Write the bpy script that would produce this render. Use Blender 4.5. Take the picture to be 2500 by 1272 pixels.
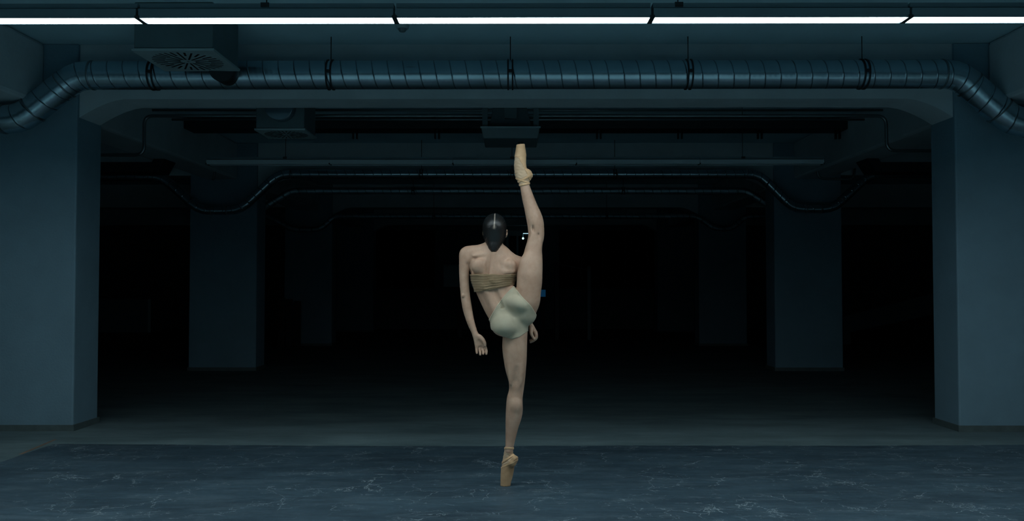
import bpy, bmesh, math, random
import numpy as np
from mathutils import Vector, Matrix
random.seed(4); rng = np.random.default_rng(7)
for o in list(bpy.data.objects): bpy.data.objects.remove(o)
SC = bpy.context.scene; COL = SC.collection; PI = math.pi

# ------------------------------------------------------------------ camera, world, lights, exposure
FPX = 2100.0; CZ = 1.2
PITCH = math.atan(61/FPX); YAW = math.atan(8/FPX)
cam = bpy.data.cameras.new('camera'); camo = bpy.data.objects.new('camera', cam); COL.objects.link(camo)
cam.sensor_fit = 'HORIZONTAL'; cam.sensor_width = 36.0; cam.lens = 36.0*FPX/2500.0
cam.clip_start = .05; cam.clip_end = 200
camo.location = (0, 0, CZ); camo.rotation_euler = (PI/2+PITCH, 0, YAW)
SC.camera = camo
w = bpy.data.worlds.new('world'); SC.world = w; w.use_nodes = True
w.node_tree.nodes['Background'].inputs[0].default_value = (.3, .6, .7, 1)
w.node_tree.nodes['Background'].inputs[1].default_value = .002
SC.view_settings.view_transform = 'Standard'; SC.view_settings.look = 'None'
SC.view_settings.gamma = 1; SC.view_settings.exposure = 0.0; SC.view_settings.use_curve_mapping = False
LIGHT_COL = (.80, .95, 1.0); LIGHT_STR = 31.0
ROW_STR = 1.0
try:
    SC.cycles.max_bounces = 6; SC.cycles.diffuse_bounces = 4; SC.cycles.sample_clamp_indirect = 3
    SC.cycles.use_denoising = True
except Exception: pass

_R = Matrix.Rotation(YAW, 3, 'Z') @ Matrix.Rotation(PI/2+PITCH, 3, 'X')
def W(px, py, Y):
    """world point on the plane at distance Y seen at photo pixel px,py"""
    d = _R @ Vector(((px-1250)/FPX, -(py-636)/FPX, -1.0))
    t = Y/d.y
    return Vector((d.x*t, Y, CZ+d.z*t))

# ------------------------------------------------------------------ materials
def nt(m): return m.node_tree.nodes, m.node_tree.links
def mat(name, col, rough=.6, metal=0.0, noise=0.0, nscale=6.0, bump=0.0, bscale=40.0, spec=.5, sss=0.0, obj=True):
    m = bpy.data.materials.new(name); m.use_nodes = True; N, L = nt(m)
    b = N['Principled BSDF']
    b.inputs['Base Color'].default_value = (*col, 1); b.inputs['Roughness'].default_value = rough
    b.inputs['Metallic'].default_value = metal; b.inputs['Specular IOR Level'].default_value = spec
    tc = N.new('ShaderNodeTexCoord')
    if noise > 0:
        n = N.new('ShaderNodeTexNoise'); n.inputs['Scale'].default_value = nscale; n.inputs['Detail'].default_value = 6
        n.inputs['Roughness'].default_value = .62
        L.new(tc.outputs['Object'], n.inputs['Vector'])
        r = N.new('ShaderNodeValToRGB')
        r.color_ramp.elements[0].position = .3; r.color_ramp.elements[1].position = .7
        r.color_ramp.elements[0].color = (*[c*(1-noise) for c in col], 1)
        r.color_ramp.elements[1].color = (*[min(1, c*(1+noise)) for c in col], 1)
        L.new(n.outputs['Fac'], r.inputs['Fac']); L.new(r.outputs['Color'], b.inputs['Base Color'])
    if bump > 0:
        n2 = N.new('ShaderNodeTexNoise'); n2.inputs['Scale'].default_value = bscale; n2.inputs['Detail'].default_value = 5
        L.new(tc.outputs['Object'], n2.inputs['Vector'])
        bp = N.new('ShaderNodeBump'); bp.inputs['Strength'].default_value = bump; bp.inputs['Distance'].default_value = .01
        L.new(n2.outputs['Fac'], bp.inputs['Height']); L.new(bp.outputs['Normal'], b.inputs['Normal'])
    if sss > 0:
        b.inputs['Subsurface Weight'].default_value = sss; b.inputs['Subsurface Radius'].default_value = (.012, .005, .003)
        b.inputs['Subsurface Scale'].default_value = 1.0
    return m
def emis(name, col, st):
    m = bpy.data.materials.new(name); m.use_nodes = True; N, L = nt(m)
    b = N['Principled BSDF']; b.inputs['Base Color'].default_value = (.5, .5, .5, 1)
    b.inputs['Emission Color'].default_value = (*col, 1); b.inputs['Emission Strength'].default_value = st
    return m
M = {}
M['plaster'] = mat('painted_plaster', (.165, .28, .345), .75, noise=.07, nscale=3, bump=.25, bscale=60)
M['beam'] = mat('painted_concrete', (.44, .54, .58), .75, noise=.08, nscale=2.5, bump=.2, bscale=30)
M['ceil'] = mat('ceiling_paint', (.40, .62, .70), .8, noise=.06, nscale=2, bump=.15, bscale=30)
M['skirt'] = mat('skirting_paint', (.085, .12, .12), .6, noise=.2, nscale=9)
M['galv_dark'] = mat('dark_metal', (.03, .04, .045), .5, .6)
M['steel'] = mat('painted_steel', (.10, .155, .17), .5, .15, noise=.08, nscale=5)
M['white'] = mat('white_metal', (.27, .37, .39), .5, noise=.05)
M['black'] = mat('black_plastic', (.008, .010, .011), .55)
M['hood'] = mat('fixture_metal', (.14, .20, .23), .5, .2)
M['hood_pale'] = mat('pale_fixture_metal', (.42, .52, .56), .5, .0)
M['tube'] = emis('lit_diffuser', LIGHT_COL, LIGHT_STR)
M['tube_off'] = mat('opal_diffuser', (.30, .36, .38), .4)
M['glass'] = mat('dark_glass', (.004, .006, .007), .6, spec=.1)
M['pipe'] = mat('pipe_metal', (.20, .25, .27), .35, .8)
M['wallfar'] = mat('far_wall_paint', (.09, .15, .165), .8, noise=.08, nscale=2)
M['rubber'] = mat('rubber', (.02, .02, .02), .7)

def duct_mat(name='galvanised_spiral_duct', ro=.26):
    m = bpy.data.materials.new(name); m.use_nodes = True; N, L = nt(m); b = N['Principled BSDF']
    b.inputs['Metallic'].default_value = .9; b.inputs['Roughness'].default_value = ro
    uv = N.new('ShaderNodeUVMap'); sep = N.new('ShaderNodeSeparateXYZ'); L.new(uv.outputs['UV'], sep.inputs[0])
    def mth(op, a, bb=None, c=None):
        n = N.new('ShaderNodeMath'); n.operation = op
        for i, v in enumerate((a, bb, c)):
            if v is None: continue
            if hasattr(v, 'links'): L.new(v, n.inputs[i])
            else: n.inputs[i].default_value = v
        return n.outputs[0]
    t = mth('FRACT', mth('ADD', mth('MULTIPLY', sep.outputs['X'], 1/.125), sep.outputs['Y']))
    dist = mth('ABSOLUTE', mth('SUBTRACT', t, .5))
    seam = mth('SUBTRACT', 1.0, mth('SMOOTH_MIN', mth('MULTIPLY', dist, 18.0), 1.0, .1))
    # fine corrugation between the seams
    t2 = mth('FRACT', mth('ADD', mth('MULTIPLY', sep.outputs['X'], 3/.125), mth('MULTIPLY', sep.outputs['Y'], 3)))
    rib = mth('MULTIPLY', mth('SINE', mth('MULTIPLY', t2, 2*PI)), .04)
    hgt = mth('ADD', seam, rib)
    bp = N.new('ShaderNodeBump'); bp.inputs['Strength'].default_value = .6; bp.inputs['Distance'].default_value = .006
    L.new(hgt, bp.inputs['Height']); L.new(bp.outputs['Normal'], b.inputs['Normal'])
    tc = N.new('ShaderNodeTexCoord'); no = N.new('ShaderNodeTexNoise'); no.inputs['Scale'].default_value = 5; no.inputs['Detail'].default_value = 5
    L.new(tc.outputs['Object'], no.inputs['Vector'])
    r = N.new('ShaderNodeValToRGB'); r.color_ramp.elements[0].color = (.30, .43, .50, 1); r.color_ramp.elements[1].color = (.46, .62, .70, 1)
    L.new(no.outputs['Fac'], r.inputs['Fac'])
    mx = N.new('ShaderNodeMix'); mx.data_type = 'RGBA'; L.new(mth('MULTIPLY', seam, .8), mx.inputs[0])
    L.new(r.outputs['Color'], mx.inputs[6]); mx.inputs[7].default_value = (.05, .07, .08, 1)
    L.new(mx.outputs[2], b.inputs['Base Color'])
    return m
M['duct'] = duct_mat(); M['duct_dull'] = duct_mat('dull_spiral_duct', .5)

def floor_mat(name, k):
    m = bpy.data.materials.new(name); m.use_nodes = True; N, L = nt(m); b = N['Principled BSDF']
    tc = N.new('ShaderNodeTexCoord')
    mp = N.new('ShaderNodeMapping'); mp.inputs['Scale'].default_value = (.6, 1.6, 1); L.new(tc.outputs['Object'], mp.inputs[0])
    n = N.new('ShaderNodeTexNoise'); n.inputs['Scale'].default_value = 1.7; n.inputs['Detail'].default_value = 9; n.inputs['Roughness'].default_value = .65
    L.new(mp.outputs[0], n.inputs['Vector'])
    r = N.new('ShaderNodeValToRGB')
    r.color_ramp.elements[0].position = .32; r.color_ramp.elements[0].color = (.092*k, .138*k, .150*k, 1)
    r.color_ramp.elements[1].position = .72; r.color_ramp.elements[1].color = (.185*k, .255*k, .265*k, 1)
    L.new(n.outputs['Fac'], r.inputs['Fac'])
    # painted light falloff: hall side of the slab darkened, ragged edge near pillar line
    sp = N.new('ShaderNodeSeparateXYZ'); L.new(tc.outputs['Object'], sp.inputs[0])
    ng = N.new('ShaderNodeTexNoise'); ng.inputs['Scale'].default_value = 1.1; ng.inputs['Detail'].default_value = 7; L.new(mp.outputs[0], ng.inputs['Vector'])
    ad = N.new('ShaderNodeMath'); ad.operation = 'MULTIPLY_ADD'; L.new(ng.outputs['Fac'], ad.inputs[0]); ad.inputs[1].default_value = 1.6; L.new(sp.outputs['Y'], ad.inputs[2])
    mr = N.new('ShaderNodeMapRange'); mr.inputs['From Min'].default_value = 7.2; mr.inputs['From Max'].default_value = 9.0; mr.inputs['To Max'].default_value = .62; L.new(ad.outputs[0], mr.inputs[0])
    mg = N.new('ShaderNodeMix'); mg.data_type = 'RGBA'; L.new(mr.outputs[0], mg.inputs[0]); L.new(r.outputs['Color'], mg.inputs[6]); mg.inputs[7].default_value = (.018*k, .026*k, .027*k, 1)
    L.new(mg.outputs[2], b.inputs['Base Color'])
    b.inputs['Roughness'].default_value = .9; b.inputs['Specular IOR Level'].default_value = .05
    n2 = N.new('ShaderNodeTexNoise'); n2.inputs['Scale'].default_value = 35; n2.inputs['Detail'].default_value = 6
    L.new(tc.outputs['Object'], n2.inputs['Vector'])
    bp = N.new('ShaderNodeBump'); bp.inputs['Strength'].default_value = .25; bp.inputs['Distance'].default_value = .01
    L.new(n2.outputs['Fac'], bp.inputs['Height']); L.new(bp.outputs['Normal'], b.inputs['Normal'])
    return m
M['floor'] = floor_mat('worn_concrete', 1.18); M['floor_bounce'] = floor_mat('pale_bounce_concrete', 2.9)  # second concrete is made extra pale so the unseen near floor bounces light up

def vinyl_mat():
    m = bpy.data.materials.new('scuffed_dance_vinyl'); m.use_nodes = True; N, L = nt(m); b = N['Principled BSDF']
    tc = N.new('ShaderNodeTexCoord'); O = tc.outputs['Object']
    def noise(scale, det=5, vec=None, rough=.6, sc=None):
        n = N.new('ShaderNodeTexNoise'); n.inputs['Scale'].default_value = scale; n.inputs['Detail'].default_value = det; n.inputs['Roughness'].default_value = rough
        v = vec or O
        if sc:
            mp = N.new('ShaderNodeMapping'); mp.inputs['Scale'].default_value = sc; L.new(v, mp.inputs[0]); v = mp.outputs[0]
        L.new(v, n.inputs['Vector']); return n
    def ramp(src, p0, p1, c0=(0, 0, 0, 1), c1=(1, 1, 1, 1)):
        r = N.new('ShaderNodeValToRGB'); r.color_ramp.elements[0].position = p0; r.color_ramp.elements[1].position = p1
        r.color_ramp.elements[0].color = c0; r.color_ramp.elements[1].color = c1; L.new(src, r.inputs['Fac']); return r.outputs['Color']
    def mul(a, c):
        n = N.new('ShaderNodeMath'); n.operation = 'MULTIPLY'; L.new(a, n.inputs[0])
        if hasattr(c, 'links'): L.new(c, n.inputs[1])
        else: n.inputs[1].default_value = c
        return n.outputs[0]
    def mx(f, a, c):
        n = N.new('ShaderNodeMix'); n.data_type = 'RGBA'; L.new(f, n.inputs[0]); L.new(a, n.inputs[6]); n.inputs[7].default_value = c; return n.outputs[2]
    base = ramp(noise(1.3, 8, sc=(.7, 1.5, 1), rough=.7).outputs['Fac'], .3, .72, (.024, .047, .066, 1), (.070, .124, .160, 1))
    base = mx(mul(ramp(noise(9, 8, sc=(.35, 2.6, 1), rough=.75).outputs['Fac'], .42, .70), .55), base, (.012, .026, .038, 1))
    # cloudy wiped streaks
    c = mx(mul(ramp(noise(3.5, 9, sc=(.45, 2.2, 1), rough=.78).outputs['Fac'], .50, .72), .55), base, (.14, .20, .235, 1))
    # fine branching cracks: warped voronoi edges kept only here and there
    wn = noise(2.2, 4); wadd = N.new('ShaderNodeVectorMath'); wadd.operation = 'MULTIPLY_ADD'
    L.new(wn.outputs['Color'], wadd.inputs[0]); wadd.inputs[1].default_value = (.5, .5, .5); L.new(O, wadd.inputs[2])
    wn2 = noise(14, 4); wadd2 = N.new('ShaderNodeVectorMath'); wadd2.operation = 'MULTIPLY_ADD'
    L.new(wn2.outputs['Color'], wadd2.inputs[0]); wadd2.inputs[1].default_value = (.10, .10, .10); L.new(wadd.outputs[0], wadd2.inputs[2])
    for sc, msc, th, wd, st in ((2.3, 1.9, .52, .009, .85), (4.3, 2.7, .52, .013, .7), (6.5, 4.1, .57, .018, .6)):
        v = N.new('ShaderNodeTexVoronoi'); v.feature = 'DISTANCE_TO_EDGE'; v.inputs['Scale'].default_value = sc
        L.new(wadd2.outputs[0], v.inputs['Vector'])
        line = ramp(v.outputs['Distance'], 0.0, wd, (1, 1, 1, 1), (0, 0, 0, 1))
        msk = ramp(noise(msc, 3).outputs['Fac'], th, th+.07)
        c = mx(mul(mul(line, msk), st), c, (.36, .45, .48, 1))
    # pale chalky scuffs
    sm = mul(ramp(noise(6, 9, sc=(.55, 3.2, 1), rough=.75).outputs['Fac'], .61, .65), ramp(noise(.9, 3).outputs['Fac'], .46, .60))
    c = mx(mul(sm, .8), c, (.38, .46, .49, 1))
    L.new(c, b.inputs['Base Color'])
    rr = ramp(noise(5, 6).outputs['Fac'], .3, .7, (.48, .48, .48, 1), (.62, .62, .62, 1)); L.new(rr, b.inputs['Roughness'])
    b.inputs['Specular IOR Level'].default_value = .55
    bp = N.new('ShaderNodeBump'); bp.inputs['Strength'].default_value = .1; bp.inputs['Distance'].default_value = .01
    L.new(noise(25, 6).outputs['Fac'], bp.inputs['Height']); L.new(bp.outputs['Normal'], b.inputs['Normal'])
    return m
M['vinyl'] = vinyl_mat()

# ------------------------------------------------------------------ mesh helpers
def add_box(bm, x0, x1, y0, y1, z0, z1):
    v = [bm.verts.new(p) for p in ((x0,y0,z0),(x1,y0,z0),(x1,y1,z0),(x0,y1,z0),(x0,y0,z1),(x1,y0,z1),(x1,y1,z1),(x0,y1,z1))]
    for f in ((3,2,1,0),(4,5,6,7),(0,1,5,4),(1,2,6,5),(2,3,7,6),(3,0,4,7)): bm.faces.new([v[i] for i in f])
def extrude_poly(bm, pts, y0, y1):
    """closed polygon in XZ (counter-clockwise seen from -Y) extruded along Y"""
    a = [bm.verts.new((x, y0, z)) for x, z in pts]; b = [bm.verts.new((x, y1, z)) for x, z in pts]
    bm.faces.new(a); bm.faces.new(list(reversed(b)))
    n = len(pts)
    for i in range(n): bm.faces.new((a[i], b[i], b[(i+1) % n], a[(i+1) % n]))
def sweep(bm, path, prof, closed=True, uvlen=False, r=None):
    """sweep a closed 2D profile along a 3D path with mitred joints"""
    path = [Vector(p) for p in path]; n = len(prof); rings = []; lens = [0]
    for i in range(1, len(path)): lens.append(lens[-1]+(path[i]-path[i-1]).length)
    up0 = Vector((0, 0, 1))
    t0 = (path[1]-path[0]).normalized()
    side = t0.cross(up0)
    if side.length < 1e-3: side = Vector((1, 0, 0))
    side.normalize(); prev_t = t0; up = side.cross(t0)
    for i, p in enumerate(path):
        ti = (path[i]-path[i-1]).normalized() if i > 0 else t0
        to = (path[i+1]-path[i]).normalized() if i < len(path)-1 else ti
        tm = (ti+to).normalized()
        # carry the frame along
        q = prev_t.rotation_difference(ti); side = q @ side; up = q @ up; prev_t = ti
        ring = []
        for (a, b) in prof:
            o = side*a+up*b
            d = ti; k = -o.dot(tm)/max(.2, d.dot(tm))   # slide along ti onto the mitre plane
            ring.append(bm.verts.new(p+o+d*k))
        rings.append(ring)
    uvl = bm.loops.layers.uv.verify() if uvlen else None
    for i in range(len(rings)-1):
        for j in range(n):
            f = bm.faces.new((rings[i][j], rings[i][(j+1) % n], rings[i+1][(j+1) % n], rings[i+1][j]))
            f.smooth = n > 6
            if uvl:
                us = (lens[i], lens[i], lens[i+1], lens[i+1]); vs = (j/n, (j+1)/n, (j+1)/n, j/n)
                for l, u_, v_ in zip(f.loops, us, vs): l[uvl].uv = (u_, v_)
    if closed:
        bm.faces.new(list(reversed(rings[0]))); bm.faces.new(rings[-1])
def circ(r, n=32): return [(r*math.cos(2*PI*i/n), r*math.sin(2*PI*i/n)) for i in range(n)]
def rect(w_, h_): return [(-w_/2, -h_/2), (w_/2, -h_/2), (w_/2, h_/2), (-w_/2, h_/2)]
def smooth_path(pts, rad, seg=3):
    """replace inner corners by short segmented bends"""
    pts = [Vector(p) for p in pts]; out = [pts[0]]
    for i in range(1, len(pts)-1):
        a, b, c = pts[i-1], pts[i], pts[i+1]
        d = min(rad, (a-b).length*.45, (c-b).length*.45)
        p0 = b+(a-b).normalized()*d; p1 = b+(c-b).normalized()*d
        for k in range(seg+1):
            t = k/seg; out.append(p0*(1-t)**2+b*2*t*(1-t)+p1*t*t)
    out.append(pts[-1]); return out
def obj(name, bm, m, parent=None, bevel=0.0):
    me = bpy.data.meshes.new(name)
    if isinstance(bm, bmesh.types.BMesh):
        bmesh.ops.recalc_face_normals(bm, faces=bm.faces); bm.to_mesh(me); bm.free()
    else: me = bm
    o = bpy.data.objects.new(name, me); COL.objects.link(o)
    if m: me.materials.append(m)
    if parent:
        o.parent = parent; o.matrix_parent_inverse = Matrix.Translation(-parent.location)
    if bevel:
        b = o.modifiers.new('bevel', 'BEVEL'); b.width = bevel; b.segments = 2; b.limit_method = 'ANGLE'
    return o
def thing(name, label, cat, loc=(0, 0, 0), group=None):
    o = bpy.data.objects.new(name, None); COL.objects.link(o); o.location = loc; o.empty_display_size = .1
    o['label'] = label; o['category'] = cat
    if group: o['group'] = group
    return o
def struct(name, bm, m, label=None, bevel=0.0, cat=None):
    o = obj(name, bm, m, None, bevel); o['kind'] = 'structure'
    if label: o['label'] = label
    if cat: o['category'] = cat
    return o
def B(): return bmesh.new()

# ------------------------------------------------------------------ the hall: floor, ceiling, walls, pillars, beams
CEIL = 3.22; SOF = 2.76; PX0, PX1 = 3.65, 4.60; ROW = [7.12+5.0*k for k in range(-2, 4)]; PD = .42
XW = 13.0; YB = -5.0; YF = 23.6
bm = B(); add_box(bm, -XW, XW, 4.15, YF, -.1, 0); struct('floor', bm, M['floor'], 'worn grey concrete floor, with light falloff painted darker towards the hall', cat='floor')
bm = B(); add_box(bm, -XW, XW, YB, 4.15, -.1, 0); struct('floor', bm, M['floor_bounce'], 'unseen concrete floor on the camera side of the mat, added pale to bounce light up', cat='floor')
bm = B(); add_box(bm, -XW, XW, YB, YF, CEIL, CEIL+.1); struct('ceiling', bm, M['ceil'], 'painted concrete ceiling above the pillars', cat='ceiling')
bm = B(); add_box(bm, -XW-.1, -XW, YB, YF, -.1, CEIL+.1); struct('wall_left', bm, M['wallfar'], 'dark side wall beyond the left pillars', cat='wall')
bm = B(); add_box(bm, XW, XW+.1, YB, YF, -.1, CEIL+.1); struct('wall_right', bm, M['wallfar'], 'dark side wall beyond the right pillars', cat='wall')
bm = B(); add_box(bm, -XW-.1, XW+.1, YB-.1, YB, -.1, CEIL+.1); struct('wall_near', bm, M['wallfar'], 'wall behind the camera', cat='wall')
# far wall with two dark barred windows and a doorway between them
FW = YF
def fx(px): return W(px, 697, FW).x
def fz(py): return W(1258, py, FW).z
wins = [(fx(900), fx(1062), fz(705), fz(560)), (fx(1365), fx(1690), fz(705), fz(560)), (fx(1236), fx(1296), 0.0, fz(562))]
def wall_with_holes(bm, x0, x1, z0, z1, y0, y1, holes):
    xs = sorted({x0, x1, *[h[0] for h in holes], *[h[1] for h in holes]}); zs = sorted({z0, z1, *[h[2] for h in holes], *[h[3] for h in holes]})
    for i in range(len(xs)-1):
        for j in range(len(zs)-1):
            cx, cz = (xs[i]+xs[i+1])/2, (zs[j]+zs[j+1])/2
            if any(h[0] < cx < h[1] and h[2] < cz < h[3] for h in holes): continue
            add_box(bm, xs[i], xs[i+1], y0, y1, zs[j], zs[j+1])
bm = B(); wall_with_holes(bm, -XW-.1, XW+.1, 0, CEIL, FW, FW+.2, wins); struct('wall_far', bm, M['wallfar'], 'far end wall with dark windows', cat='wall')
for i, (a, b, c, d) in enumerate(wins[:2]):
    bm = B(); add_box(bm, a, b, FW+.12, FW+.13, c, d)
    g = struct(f'window_{i+1}', bm, M['glass'], ('narrower' if i == 0 else 'wider')+' dark window in the far end wall', cat='window')
    bm = B(); n = max(3, int((b-a)/.55))
    for k in range(n+1):
        x = a+(b-a)*k/n; add_box(bm, x-.02, x+.02, FW+.06, FW+.12, c, d)
    add_box(bm, a, b, FW+.06, FW+.12, c, c+.04); add_box(bm, a, b, FW+.06, FW+.12, d-.04, d)
    obj('window_frame', bm, M['galv_dark'], g)
bm = B(); a, b, c, d = wins[2]; add_box(bm, a, b, FW+.14, FW+.19, 0, d)
dr = struct('door_1', bm, M['white'], 'pale door in the far end wall behind the dancer', cat='door')
bm = B(); add_box(bm, a+.08, a+.28, FW+.11, FW+.139, .9, d-.15); add_box(bm, b-.34, b-.1, FW+.11, FW+.139, .9, d-.15); obj('glass_pane', bm, M['glass'], dr)

for r, y in enumerate(ROW):
    for s in (-1, 1):
        side = 'left' if s < 0 else 'right'
        nm = ['behind the camera', 'beside the camera', 'in the nearest visible row', 'in the second row', 'in the third row', 'in the last row'][r]
        bm = B(); xa, xb = sorted((s*PX0, s*PX1)); add_box(bm, xa, xb, y, y+PD, 0, CEIL)
        p = struct('pillar', bm, M['plaster'], f'{side} square plastered concrete pillar {nm}', .012, cat='pillar')
        if r < 2 : pass
        bm = B(); t = .012; h = .05
        add_box(bm, xa-t, xb+t, y-t, y, 0, h); add_box(bm, xa-t, xb+t, y+PD, y+PD+t, 0, h)
        add_box(bm, xa-t, xa, y, y+PD, 0, h); add_box(bm, xb, xb+t, y, y+PD, 0, h)
        obj('baseboard', bm, M['skirt'], p)
    # cross beam over the central opening, haunched at both pillars
    h0 = 2.605; hl = .38
    def hpts(s):
        pts = []
        for k in range(6):
            t = k/5; pts.append((s*(PX0-hl*t), h0+(SOF-h0)*(1-(1-t)**1.6)))
        return pts
    poly = [(-PX0, CEIL)]+hpts(-1)+list(reversed(hpts(1)))+[(PX0, CEIL)]
    bm = B(); extrude_poly(bm, poly, y+.03, y+PD-.03)
    struct('beam', bm, M['beam'], 'haunched concrete cross beam '+['behind the camera', 'over the camera', 'over the nearest pillars', 'over the second pillars', 'over the third pillars', 'over the last pillars'][r], cat='beam')
    for s in (-1, 1):
        bm = B(); xa, xb = sorted((s*PX1, s*XW)); add_box(bm, xa, xb, y+.03, y+PD-.03, SOF, CEIL)
        struct('beam', bm, M['beam'], ('left' if s < 0 else 'right')+' side beam running outward from a pillar', cat='beam')
# lengthwise beams between the pillar rows
ys = [YB]+[v for y in ROW for v in (y, y+PD)]+[YF]
for s in (-1, 1):
    for i in range(0, len(ys)-1, 2):
        y0, y1 = ys[i], ys[i+1]
        if y1-y0 < .3: continue
        xa, xb = sorted((s*3.93, s*4.38)); bm = B(); add_box(bm, xa, xb, y0, y1, 2.70, CEIL)
        struct('beam', bm, M['beam'], ('left' if s < 0 else 'right')+' lengthwise beam between two pillars', .03, cat='beam')

# faded orange line painted on the concrete beside the mat
bm = B(); p = [W(38, 1112, 1), W(52, 1112, 1)]
def onfloor(px, py, z=0.0):
    d = _R @ Vector(((px-1250)/FPX, -(py-636)/FPX, -1.0)); t = (z-CZ)/d.z; return Vector((d.x*t, d.y*t, z))
q = [onfloor(44, 1110), onfloor(56, 1109), onfloor(140, 1073), onfloor(132, 1073)]
vs = [bm.verts.new((v.x, v.y, .0015)) for v in q]; bm.faces.new(vs)
struct('floor_marking', bm, mat('faded_orange_paint', (.22, .15, .11), .8, noise=.3, nscale=18), 'faded orange line on the concrete beside the dance mat', cat='floor marking')

# ------------------------------------------------------------------ dance mat
bm = B(); n = 48; x0, x1 = -3.49, 4.62; y0, y1 = 4.30, 6.46
top = []; 
for i in range(n+1):
    x = x0+(x1-x0)*i/n; yy = y1+.012*math.sin(x*1.7)+.07*(x/4)**2+.004*math.sin(x*9)
    top.append((x, yy))
va = [bm.verts.new((x, y0, .003)) for x, _ in top]; vb = [bm.verts.new((x, y, .003)) for x, y in top]
vc = [bm.verts.new((x, y, 0.0)) for x, y in top]; vd = [bm.verts.new((x, y0, 0.0)) for x, _ in top]
for i in range(n):
    bm.faces.new((va[i], va[i+1], vb[i+1], vb[i])); bm.faces.new((vb[i], vb[i+1], vc[i+1], vc[i])); bm.faces.new((vd[i], vd[i+1], va[i+1], va[i]))
bm.faces.new((va[0], vb[0], vc[0], vd[0])); bm.faces.new((va[-1], vb[-1], vc[-1], vd[-1]))
o = obj('dance_mat', bm, M['vinyl']); o['label'] = 'dark blue grey vinyl dance mat, scuffed and cracked, under the dancer'; o['category'] = 'mat'

# ------------------------------------------------------------------ linear light fixtures
FY = 4.20; FZ = 2.503; SEG = 1.246; LIP = 0.0
def make_fixture(lit, label, group):
    t = thing('linear_light', label, 'light fixture', (0, 0, 0), group)
    w2 = SEG/2-.001
    bm = B(); add_box(bm, -w2, w2, -.050, .050, .012, .047); add_box(bm, -w2, w2, -.050, -.0465, LIP, .012); add_box(bm, -w2, w2, .0465, .050, LIP, .012); obj('housing', bm, M['hood'] if lit else M['hood_pale'], t, .001)
    bm = B(); d2 = SEG/2-.008
    prof = [(-.0465, .012), (-.0465, .0065), (-.040, .0055), (.040, .0055), (.0465, .0065), (.0465, .012)]
    ra = [bm.verts.new((-d2, a, b)) for a, b in prof]; rb = [bm.verts.new((d2, a, b)) for a, b in prof]
    for i in range(6): bm.faces.new((ra[i], ra[(i+1) % 6], rb[(i+1) % 6], rb[i]))
    bm.faces.new(ra); bm.faces.new(rb); obj('diffuser', bm, M['tube'] if lit else M['tube_off'], t)
    bm = B(); add_box(bm, -w2, w2, -.02, .02, .047, .055); add_box(bm, -w2, w2, -.03, .03, .055, .078); obj('mounting_rail', bm, M['hood'], t)
    for s in (-1, 1):
        bm = B(); add_box(bm, s*w2-.006, s*w2+.006, -.0505, .0505, LIP-.0005, .013); obj('end_cap', bm, M['galv_dark'], t)
    return t
def make_clip_thing():
    t = thing('suspension_rod', 'thin rod hanging the lit light row', 'rod', (0, 0, 0), 'rods holding the light rows')
    bm = B(); sweep(bm, [(0, 0, .078), (0, 0, CEIL-FZ)], circ(.003, 8)); obj('rod', bm, M['galv_dark'], t)
    bm = B(); add_box(bm, -.02, .02, -.034, .034, .06, .082); obj('clip', bm, M['black'], t)
    return t
def dup(root, loc, label=None):
    r = root.copy(); COL.objects.link(r); r.location = loc
    if label: r['label'] = label
    for ch in root.children:
        c = ch.copy(); COL.objects.link(c); c.parent = r; c.matrix_parent_inverse = ch.matrix_parent_inverse.copy()
        for g in ch.children:
            d = g.copy(); COL.objects.link(d); d.parent = c; d.matrix_parent_inverse = g.matrix_parent_inverse.copy()
    return r
def place(root, loc, first, label=None):
    if first:
        root.location = loc
        if label: root['label'] = label
        return root
    return dup(root, loc, label)
litp = make_fixture(True, '', 'lit linear lights')
jx = [W(px, 42, FY).x for px in (345, 967, 1596, 2213)]
step = (jx[3]-jx[0])/3
centers = [jx[0]+step*(k-.5) for k in range(-1, 6)]
names = {1: 'glowing white light tube at the left edge of the photo, left of the vent box', 2: 'glowing white light tube directly above the square vent box', 3: 'glowing white light tube above the dancer, in the middle of the lit row',
         4: 'glowing white light tube right of the middle of the lit row', 5: 'glowing white light tube at the right edge of the photo'}
for i, x in enumerate(centers):
    place(litp, (x, FY, FZ), i == 0, names.get(i, 'glowing light tube beyond the edge of the photo'))
for i, x in enumerate(centers): dup(litp, (x, FY-5.0, FZ), 'glowing light tube of the added unseen row behind the camera')  # extra lit row out of view, added to strengthen the floor bounce
offp = make_fixture(False, '', 'unlit linear lights')
OY = 9.15; OZ = W(1258, 402, OY).z
xa, xb = W(507, 394, OY).x, W(2008, 394, OY).x; nn = 5; st5 = (xb-xa)/nn
offn = ['leftmost section of the long unlit light row behind the dancer', 'second section from the left of the unlit light row', 'middle section of the unlit light row, behind the raised shoe', 'second section from the right of the unlit light row', 'rightmost section of the long unlit light row behind the dancer']
for i in range(nn):
    t = place(offp, (xa+st5*(i+.5), OY, OZ), i == 0, offn[i]); t.scale = (st5/SEG, 1, 1)
rp = make_clip_thing()
for i, px in enumerate((651, 1655)):
    r_ = place(rp, (W(px, 12, FY).x, FY, FZ), i == 0, ['thin rod and black clip holding the lit light row, left of the dancer', 'thin rod and black clip holding the lit light row, right of the dancer'][i])
for i, px in enumerate((700, 1250, 1810)):
    r_ = dup(rp, (W(px, 12, OY).x, OY, OZ), ['thin rod holding the unlit light row, left one', 'thin rod holding the unlit light row, middle one', 'thin rod holding the unlit light row, right one'][i])
    r_.scale = (1, 1, 1)
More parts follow.
